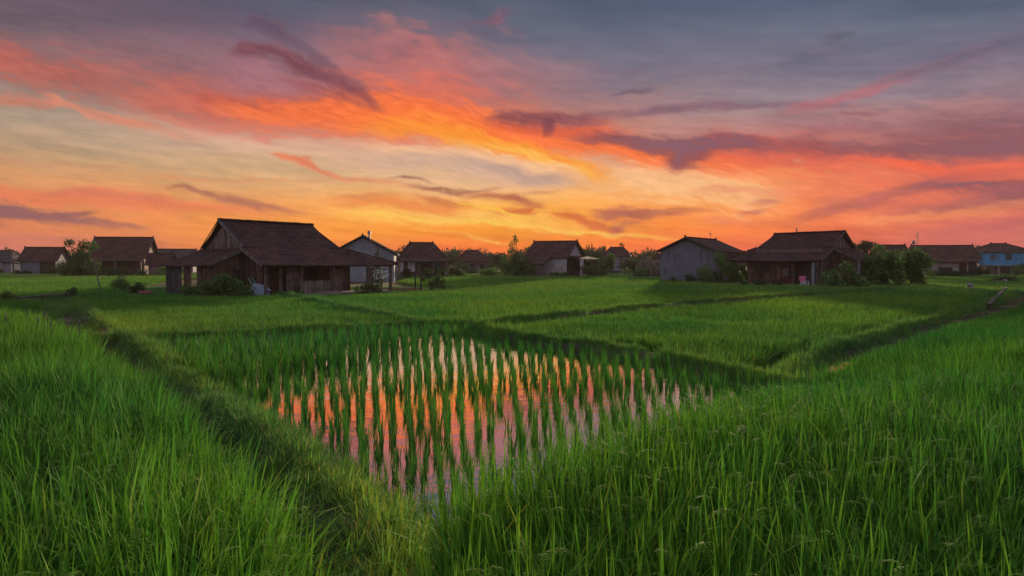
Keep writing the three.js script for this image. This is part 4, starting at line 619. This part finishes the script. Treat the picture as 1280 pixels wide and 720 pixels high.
tree('leafy_tree', 'small round tree standing behind the hipped veranda house', 'tree', NEARG, 508, 135, [[0, 4.9, 0, 1.3, .7], [-1, 4.4, 0, 1, .7], [1.2, 4.6, 0, .9, .7], [0, 3.2, 0, 1.4]], 1500, .3, LEAFDARK, { seed: 9, clump: .8 });
tree('leafy_tree', 'tall shrubby tree with one thin open leader above its bushy base', 'tree', NEARG, 645, 104, [[0, 1.2, 0, 1.8, .8], [-1.3, 2.4, 0, 1.1], [.8, 2.5, 0, 1.2], [2.3, 1.4, 0, 1.4, .9], [2.1, 2.9, 0, .7], [-.7, 3.9, 0, .7], [-.5, 5.0, 0, .6, 1.3], [-.3, 6.1, 0, .5], [.1, 5.6, 0, .4], [-1.9, 1, 0, 1.2]], 3600, .3, LEAF, { clump: .6, gap: .47, seed: 12 });
tree('leafy_tree', 'round crowned tree rising behind the dense green trees', 'tree', NEARG, 1081, 110, [[0, 5.0, 0, 1.2, .7], [-1.1, 4.8, 0, 1, .7], [1.2, 4.9, 0, 1, .7], [0, 4, 0, 1.4]], 1700, .3, LEAFDARK, { seed: 14, clump: .7 });
tree('leafy_tree', 'dense green tree touching the brown farmhouse porch', 'tree', NEARG, 1104, 66, [[-.6, .9, 0, 1.3], [.6, 1.1, 0, 1.4], [0, 2.2, 0, 1.4, .9], [-1.1, 2.2, 0, 1.0], [1, 2.6, 0, 1.0], [-.4, 3.2, 0, .8]], 6500, .24, LEAF, { clump: .5, gap: .42, seed: 17, thick: .12 });
tree('leafy_tree', 'dense green tree beside the long white house', 'tree', NEARG, 1139, 68, [[-.4, 1.0, 0, 1.3], [.9, 1.1, 0, 1.2], [.2, 2.2, 0, 1.4, .9], [1.2, 2.5, 0, 1.0], [-.9, 2.6, 0, 1.0], [.4, 3.1, 0, .8]], 6500, .24, LEAF, { clump: .5, gap: .42, seed: 19, thick: .12 });
tree('leafy_shrub', 'broad leaved shrub growing in front of the brown farmhouse porch', 'shrub', NEARG, 1048, 62, [[0, .8, 0, 1.0], [-1, .6, 0, .8], [.5, 1.5, 0, .8], [1.3, .6, 0, .9, .8], [2.2, .35, 0, .6, .8]], 2600, .36, LEAFLIGHT, { clump: .5, seed: 21, narrow: .6, thick: .05 });
tree('leafy_shrub', 'pale green shrubby tree between the blue grey house and the brown farmhouse', 'shrub', NEARG, 903, 74, [[0, 1.6, 0, 1.4, 1.1], [-.4, 2.8, 0, .8], [-1.6, 1.0, 0, 1.2], [1.7, .9, 0, 1.2], [2.6, .6, 0, .9]], 4200, .24, LEAFLIGHT, { clump: .6, seed: 23, thick: .08 });
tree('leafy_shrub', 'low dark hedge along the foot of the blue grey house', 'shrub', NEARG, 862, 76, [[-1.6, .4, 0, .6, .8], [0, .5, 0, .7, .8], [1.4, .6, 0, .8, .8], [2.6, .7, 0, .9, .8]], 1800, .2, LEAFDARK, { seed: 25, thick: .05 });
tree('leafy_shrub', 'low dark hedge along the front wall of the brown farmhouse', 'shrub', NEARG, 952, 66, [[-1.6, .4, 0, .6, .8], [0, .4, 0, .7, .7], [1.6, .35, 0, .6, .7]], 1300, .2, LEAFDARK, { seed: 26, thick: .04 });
tree('leafy_shrub', 'large rounded bush against the gable end of the large farmhouse', 'shrub', NEARG, 272, 43.5, [[-.8, .6, 0, .75, .8], [.3, .9, 0, .8, .85], [1.1, .7, 0, .65], [-1.8, .45, .2, .6, .8], [1.9, .5, .1, .6, .8], [.4, 1.3, 0, .45]], 5200, .15, LEAF, { clump: .35, gap: .42, seed: 29, thick: .05 });
tree('leafy_shrub', 'arching shrub with dark hollow at its foot in the farmhouse garden', 'shrub', NEARG, 539, 57, [[-.3, 1.4, 0, .5], [.3, 1.2, 0, .5], [.8, .8, 0, .45], [1.0, .3, 0, .4], [-.6, .9, 0, .35], [.1, .5, 0, .6, .8]], 1700, .15, LEAFDARK, { clump: .3, seed: 31, thick: .04 });
tree('leafy_shrub', 'bushy tree with pale leaves beside the pink flowers', 'shrub', NEARG, 150, 52, [[0, .9, 0, .55], [-.4, .7, 0, .4], [.4, .6, 0, .4]], 1400, .13, LEAFLIGHT, { clump: .3, seed: 33, thick: .05 });
tree('leafy_shrub', 'dark little bush between the pale bush and the grey shed wall', 'shrub', NEARG, 172, 50, [[0, .5, 0, .45], [-.4, .35, 0, .35], [.4, .4, 0, .35]], 1000, .12, LEAFDARK, { clump: .3, seed: 35, thick: .04 });
tree('leafy_shrub', 'small tangled shrub where the bamboo pole ends', 'shrub', NEARG, 88, 41.5, [[0, .4, 0, .35], [-.3, .2, 0, .3], [.2, .7, 0, .2]], 600, .11, LEAFDARK, { clump: .25, seed: 37, thick: .03 });
tree('leafy_shrub', 'small weedy shrub where the bund meets the pale bamboo pole', 'shrub', NEARG, 6, 40, [[0, .35, 0, .4], [.5, .25, 0, .3], [-.6, .3, 0, .4]], 700, .11, LEAFDARK, { clump: .25, seed: 38, thick: .03 });
tree('leafy_shrub', 'dark low plant on the veranda edge of the large farmhouse', 'shrub', NEARG, 371, 45.6, [[0, .3, 0, .3, .8], [.3, .2, 0, .25], [-.3, .2, 0, .25]], 600, .1, LEAFDARK, { clump: .3, seed: 40, thick: .02 });
tree('leafy_shrub', 'dark rounded bush under the flower arch in the garden', 'shrub', NEARG, 459, 51, [[0, .45, 0, .6, .8], [-.6, .3, 0, .4], [.7, .35, 0, .45]], 1500, .13, LEAFDARK, { clump: .3, seed: 42, thick: .03 });
tree('conifer', 'small pointed conifer behind the far corner of the large farmhouse roof', 'tree', NEARG, 472, 66, [[0, .8, 0, .8], [0, 1.6, 0, .75], [0, 2.4, 0, .6], [0, 3.1, 0, .4], [0, 3.7, 0, .22], [0, 4.2, 0, .1]], 1900, .16, LEAFDARK, { clump: .4, seed: 44, thick: .07 });
for (const [px, label, sd] of [[728, 'bushy tree against the open side of the barn', 1], [752, 'bushy tree between the barn and the small two storey house', 2], [786, 'bushy tree hiding the foot of the small two storey house', 3], [812, 'bushy tree rising behind the straw stacks', 4]])
  tree('leafy_tree', label, 'tree', NEARG, px, 112 + sd * 3, blobs(sd * 7 + 50, 5, 1.7, .9, 3.0, 1.25), 2300, .3, sd % 2 ? LEAFDARK : LEAF, { clump: .8, seed: sd * 9 });
for (const [px, label, sd] of [[795, 'low light green shrub before the straw stacks', 1], [560, 'low shrubs beside the hipped veranda house', 2], [612, 'low rounded shrub before the low hipped house', 3]])
  tree('leafy_shrub', label, 'shrub', NEARG, px, 106, blobs(sd * 5 + 80, 5, 2.6, .4, .9, .8, .8), 1700, .26, LEAFLIGHT, { clump: .6, seed: sd * 11, thick: .05 });
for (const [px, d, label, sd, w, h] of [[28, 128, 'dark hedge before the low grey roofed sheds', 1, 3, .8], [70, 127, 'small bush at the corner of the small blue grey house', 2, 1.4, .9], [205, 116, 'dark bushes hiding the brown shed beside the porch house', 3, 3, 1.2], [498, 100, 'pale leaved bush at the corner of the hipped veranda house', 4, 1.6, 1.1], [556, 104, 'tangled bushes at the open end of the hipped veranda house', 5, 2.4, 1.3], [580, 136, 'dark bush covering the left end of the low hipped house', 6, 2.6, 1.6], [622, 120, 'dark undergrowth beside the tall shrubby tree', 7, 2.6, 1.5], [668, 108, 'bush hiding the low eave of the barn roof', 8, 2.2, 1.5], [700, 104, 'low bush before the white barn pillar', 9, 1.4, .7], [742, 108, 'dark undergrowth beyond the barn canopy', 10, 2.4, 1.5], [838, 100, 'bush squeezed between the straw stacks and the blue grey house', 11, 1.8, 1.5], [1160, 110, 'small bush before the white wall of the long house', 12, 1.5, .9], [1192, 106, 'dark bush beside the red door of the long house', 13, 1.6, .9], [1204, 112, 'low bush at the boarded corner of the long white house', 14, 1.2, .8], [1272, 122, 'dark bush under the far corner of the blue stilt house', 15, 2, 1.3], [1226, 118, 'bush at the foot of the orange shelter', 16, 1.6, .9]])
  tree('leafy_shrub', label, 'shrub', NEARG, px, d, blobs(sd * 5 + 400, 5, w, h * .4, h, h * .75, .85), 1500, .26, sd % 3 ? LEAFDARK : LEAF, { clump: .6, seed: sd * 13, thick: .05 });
const FARG = 'trees in the distance behind the village';
[[-8, 4.6], [20, 5.2], [66, 4.2], [196, 5.6], [214, 6.0], [236, 4.8], [262, 4.2], [400, 4.2], [476, 4.4], [556, 5.6], [575, 4.8], [620, 4.4], [660, 4.6], [738, 5.0], [805, 5.6], [822, 5.0], [846, 4.8], [940, 4.8], [1066, 5.0], [1094, 5.2], [1140, 5.0], [1214, 5.4], [1226, 4.6], [1282, 5.6], [1300, 6]].forEach(([px, h], i) => { const d = 172 + (i * 37 % 40); const t = tree('distant_tree', 'small dark tree in the hazy line of trees behind the village roofs', 'tree', FARG, px, d, blobs(i * 3 + 7, 6, 3.6, 1.4, h - .8, 2.1, .8), 1900, .6, LEAFDARK, { clump: 1.6, seed: i * 5 + 2, thick: .2 }); });
{ const f = stuff('distant_woods', 'far low band of dark woods along the horizon', 'woods'), g = [], r = rngOf(7); const v = [0, 1].map((i) => foliage(300 + i, blobs(300 + i, 7, 7, 1.2, 3.2, 2.8, .7), 1600, 1.0, { clump: 3 }));
  v.forEach((geo, k) => { const m = shade(new THREE.InstancedMesh(geo, LEAFDARK, 56)); m.name = 'woods'; m.userData.kind = 'stuff'; for (let i = 0; i < 56; i++) { QT.setFromAxisAngle(YAX, r() * 6.283); TMP.compose(V((i - 28) * 11 + k * 5.5, 0, -262 - r() * 30), QT, V(1, .95 + 1.2 * r() * r(), 1)); m.setMatrixAt(i, TMP); } f.add(m); }); }
// straw stacks
for (const [px, d, h, w, label] of [[808, 108, 3.0, 1.9, 'tall rounded straw stack'], [824, 105, 2.7, 1.8, 'lower wider straw stack leaning beside the tall one']]) { const t = thing('straw_stack', label + ' at the far field edge', 'haystack', xa(px, d), d, px, 'straw stacks'); const g = new THREE.SphereGeometry(1, 26, 16, 0, 6.283, 0, Math.PI * .52), p = g.attributes.position; for (let i = 0; i < p.count; i++) { const x = p.getX(i), y = p.getY(i), z = p.getZ(i), k = .9 + .25 * fbm(x * 3 + px, y * 4 + z * 3, 3); p.setXYZ(i, x * w * k, Math.max(-.05, y * h * k), z * w * k); } g.computeVertexNormals(); part(t, 'straw', g, M.straw); part(t, 'pole', stick(V(0, 0, 0), V(.05, h + .5, 0), .05), M.postDark); }
// roof plants and small roof things
{ const t = tree('roof_plant', 'little plant growing on the ridge of the small two storey house', 'plant', NEARG, 776, 145, [[0, .5, 0, .4], [.5, .4, 0, .3]], 260, .18, LEAFDARK, { seed: 60, thick: .04 }); t.position.y = 5.6; }

// ---------------------------------------------------------------- small things
{ const d = 46.2, t = thing('wheelbarrow', 'pale blue wheelbarrow tray tipped up with green handles, by the veranda post', 'wheelbarrow', xa(325, d), d, -.35, undefined);
  const s = new THREE.Shape([[-.5, .95], [-.62, .55], [.0, .05], [.62, .05], [.5, .55], [.1, .9]].map((p) => new THREE.Vector2(...p))); const g = new THREE.ExtrudeGeometry(s, { depth: .5, bevelEnabled: true, bevelSize: .03, bevelThickness: .03, bevelSegments: 2 }); g.translate(.1, -.0, -.25); part(t, 'tray', g, M.plasticBlue);
  for (const z of [-.2, .2]) part(t, 'handle', stick(V(-.2, .5, z), V(-.8, 1.35, z), .035), M.green); const w = new THREE.TorusGeometry(.2, .06, 8, 20); w.translate(.72, .26, 0); const wh = part(t, 'wheel', w, M.dark); part(wh, 'axle', stick(V(.72, .26, -.2), V(.72, .26, .2), .02), M.metal); for (const z of [-.2, .2]) part(t, 'leg', stick(V(-.2, .5, z), V(-.35, 0, z), .03), M.metal); }
{ const d = 63.6, t = thing('plastic_chair', 'white plastic chair with a pink cloth over its back by the doorway', 'chair', xa(1006, d), d, .6); part(t, 'seat', box(-.25, .25, .42, .46, -.25, .25), M.plasticWhite); for (const x of [-.22, .22]) for (const z of [-.22, .22]) part(t, 'leg', stick(V(x * 1.15, 0, z * 1.15), V(x, .43, z), .03, .03), M.plasticWhite); part(t, 'backrest', box(-.26, .26, .5, .95, -.27, -.23), M.plasticWhite); for (const x of [-.26, .26]) part(t, 'armrest', merge([box(x - .03, x + .03, .64, .68, -.25, .25), box(x - .025, x + .025, .43, .66, .2, .25)]), M.plasticWhite); }
{ const d = 63.5, t = thing('pink_cloth', 'bright pink cloth draped over the white plastic chair', 'cloth', xa(1006, d), d, .6, undefined, .6); const g = new THREE.BoxGeometry(.66, .5, .16, 8, 6, 2), p = g.attributes.position; for (let i = 0; i < p.count; i++) { const y = p.getY(i); p.setXYZ(i, p.getX(i) * (1 + .12 * Math.sin(y * 9)), y, p.getZ(i) + .03 * Math.sin(p.getX(i) * 22)); } g.translate(0, .3, -.24); g.computeVertexNormals(); part(t, 'drape', g, M.pink); }
{ const d = 48, t = thing('pink_flower_plant', 'low plant covered with pink flowers near the grey shed wall', 'flowers', xa(183, d), d); part(t, 'leaves', foliage(70, [[0, .15, 0, .35, .5], [.3, .12, 0, .25, .5], [-.3, .12, 0, .25, .5]], 500, .09, { clump: .3 }), LEAF); const r = rngOf(71), l = []; for (let i = 0; i < 40; i++) { const g = new THREE.ConeGeometry(.055, .05, 6); g.rotateX(Math.PI * .8); g.translate((r() - .5) * .95, .25 + r() * .16, (r() - .5) * .5 + .1); l.push(g); } part(t, 'blossoms', merge(l), M.pink); }
{ const d = 52.5, t = thing('flower_arch', 'garden arch on two dark posts topped with white blossom', 'arch', xa(471, d), d, .2); for (const x of [-.38, .38]) part(t, 'post', stick(V(x, 0, 0), V(x, 1.0, 0), .06, .055), M.postDark); const c = new THREE.TorusGeometry(.38, .06, 8, 18, Math.PI); c.translate(0, 1.0, 0); part(t, 'arch', c, M.postDark); part(t, 'foliage', foliage(72, [[0, 1.5, 0, .4, .6], [-.5, 1.35, 0, .3, .7], [.5, 1.45, 0, .35, .7]], 600, .11, { clump: .3 }), LEAF);
  const r = rngOf(73), l = []; for (let i = 0; i < 150; i++) { const g = new THREE.IcosahedronGeometry(.045, 0); const a = r() * 6.283, q = Math.sqrt(r()); g.translate(Math.cos(a) * q * 1.0, 1.5 + Math.sin(a) * q * .38, (r() - .5) * .5 + .2); l.push(g); } part(t, 'blossoms', merge(l), M.plasticWhite); }
{ const d = 56, t = thing('flower_bed_wall', 'low reddish brick edging in the farmhouse garden', 'wall', xa(503, d), d, .1); const r = rngOf(75); for (let row = 0; row < 3; row++) for (let i = 0; i < 11; i++) part(t, 'brick', box((i - 5.5) * .27 + (row % 2) * .13, (i - 5.5) * .27 + (row % 2) * .13 + .25, row * .11, row * .11 + .1, r() * .02, .14 + r() * .02), M.brick); }
for (const [px, py, label] of [[487, 333, 'tall dark fence post beside the flower arch'], [519, 340, 'short dark fence post before the hipped veranda house'], [526, 344, 'thin fence post beside the arching shrub']]) { const d = 55, h = heightAt(py, d), t = thing('fence_post', label, 'post', xa(px, d), d, 0, 'garden fence posts'); part(t, 'stake', stick(V(0, -.1, 0), V(.02, h, 0), .075, .065), M.postDark); part(t, 'cap', stick(V(.02, h - .08, 0), V(.02, h + .03, 0), .1, .08), M.postDark); }
{ const d = 50, a = atDepth(128, 364, d), b = atDepth(117, 327, d), t = thing('leaning_stake', 'pale weathered stake leaning in the grass by the pale bush', 'stake', a.x, d); part(t, 'stake', stick(V(0, -.1, 0), V(b.x - a.x, b.y, 0), .05, .035), M.board); part(t, 'side_twig', stick(V((b.x - a.x) * .55, b.y * .55, 0), V((b.x - a.x) * .55 - .3, b.y * .72, .1), .02, .012), M.board); }
{ const d = 41, a = V(xa(20, d), .32, 0), b = V(xa(86, d), .62, 0), t = thing('bamboo_pole', 'long pale bamboo pole lying along the bund across the grass', 'pole', a.x, d); const l = []; const n = 9; for (let i = 0; i < n; i++) { const p = V(0, .3, 0).lerp(V(b.x - a.x, .55, 0), i / n), q = V(0, .3, 0).lerp(V(b.x - a.x, .55, 0), (i + .97) / n); l.push(stick(p, q, .045, .04)); } part(t, 'cane', merge(l), M.board); for (const f of [.05, .5, .95]) part(t, 'prop', stick(V((b.x - a.x) * f, 0, .03), V((b.x - a.x) * f, .34 + .25 * f, .03), .035), M.postDark); }
{ const d = 78, t = thing('brush_pile', 'pile of cut branches and a log beside the channel end', 'brush pile', xa(1254, d), d); const r = rngOf(77), l = []; for (let i = 0; i < 70; i++) { const a = r() * 6.283, q = r() * 1.3; l.push(stick(V((r() - .5) * 3.2, .05 + r() * .5, (r() - .5) * 1.2), V((r() - .5) * 4.0, .1 + r() * 1.0, (r() - .5) * 1.4), .03, .012, 4)); } part(t, 'branches', merge(l), M.bark); part(t, 'log', stick(V(-2.0, .16, .5), V(.2, .25, .4), .16, .18, 9), M.post); const s = new THREE.DodecahedronGeometry(.28, 1); s.scale(1, .8, 1); s.translate(-.2, .3, .6); part(t, 'stone', s, M.stone); part(t, 'weeds', foliage(78, [[.6, .5, 0, .7, .7], [1.6, .3, 0, .5, .7]], 500, .14, { clump: .4 }), LEAFDARK); }
{ const a = groundAt(1236, 380, .3), b = groundAt(1258, 361, .35), t = thing('plank_bridge', 'narrow weathered plank laid across the irrigation channel', 'plank', a[0], a[1]); const e = V(b[0] - a[0], 0, -(b[1] - a[1])); beam(t, 'plank', V(0, .3, 0), V(e.x * .55, .42, e.z * .55), .2, .05, M.post); beam(t, 'plank', V(e.x * .5, .38, e.z * .5), V(e.x, .46, e.z), .16, .05, M.post); for (const f of [0, .5, 1]) part(t, 'prop', stick(V(e.x * f, -.05, e.z * f), V(e.x * f, .3 + .1 * f, e.z * f), .06), M.postDark); }
{ const d = 58, t = thing('field_stone', 'pale stone lying in the grass near the plank', 'stone', xa(1213, d), d); const g = new THREE.DodecahedronGeometry(.22, 1), p = g.attributes.position; g.scale(1.3, .8, 1); g.translate(0, .5, 0); part(t, 'stone', g, M.stone); const g2 = new THREE.DodecahedronGeometry(.3, 1); g2.scale(1.2, .9, 1); g2.translate(.05, .15, 0); part(t, 'base_stone', g2, M.stone); }
{ const d = 122, h = heightAt(290, d), t = thing('lattice_mast', 'thin lattice radio mast rising behind the dense trees', 'mast', xa(1146, d), d), l = []; for (const [x, z] of [[-.18, -.1], [.18, -.1], [0, .2]]) part(t, 'leg', stick(V(x, 0, z), V(x * .8, h, z * .8), .04, .03, 5), M.metal); for (let y = .3; y < h - .4; y += .5) l.push(stick(V(-.18, y, -.1), V(.18, y + .45, -.1), .025, .025, 4), stick(V(.18, y, -.1), V(0, y + .45, .2), .025, .025, 4), stick(V(0, y, .2), V(-.18, y + .45, -.1), .025, .025, 4)); part(t, 'braces', merge(l), M.metal); }
{ const d = 121, h = heightAt(301, d), t = thing('water_tank_stand', 'small dark tank on a pole beside the lattice mast', 'tank', xa(1141, d), d); part(t, 'pole', stick(V(0, 0, 0), V(0, h - .6, 0), .07), M.metal); const g = new THREE.LatheGeometry([[0, 0], [.28, .02], [.3, .4], [.2, .56], [.08, .7], [0, .72]].map((p) => new THREE.Vector2(...p)), 14); g.translate(0, h - .6, 0); part(t, 'tank', g, M.metal); }
{ const d = 124, t = thing('tarpaulin_shelter', 'small orange tarpaulin shelter between the white house and the blue stilt house', 'shelter', xa(1215, d), d, .1); const g = new THREE.PlaneGeometry(2.2, 1.4, 12, 8), p = g.attributes.position; for (let i = 0; i < p.count; i++) p.setZ(i, .12 * Math.sin(p.getX(i) * 3) + .1 * fbm(p.getX(i) * 2, p.getY(i) * 2 + 5, 2)); g.rotateX(-.9); g.translate(0, 2.15, 0); g.computeVertexNormals(); part(t, 'sheet', g, M.tarp); for (const [x, z, h] of [[-1, .5, 1.6], [1, .5, 1.6], [-1, -.5, 2.6], [1, -.5, 2.6]]) part(t, 'pole', stick(V(x, 0, z), V(x, h, z), .04), M.postDark); }
{ const r = rngOf(83), spots = [[6, 404], [33, 398], [46, 409], [55, 402], [58, 408], [83, 416], [98, 414], [62, 417]]; for (const [px, py] of spots) { const [x, d] = groundAt(px, py, .75), t = thing('pale_flower_spike', 'slender weed with pale flower spike standing above the rice by the footpath', 'flower', x, d, 0, 'pale flower spikes above the rice'), l = []; part(t, 'stem', stick(V(0, 0, 0), V(.03, .95, 0), .012, .008, 5), M.straw); for (let i = 0; i < 14; i++) { const g = new THREE.IcosahedronGeometry(.01 + .008 * r(), 0); g.translate(.03 + (r() - .5) * .03, .9 + i * .009, (r() - .5) * .03); l.push(g); } part(t, 'flower_head', merge(l), M.board); } }
renderer.render(scene, camera);
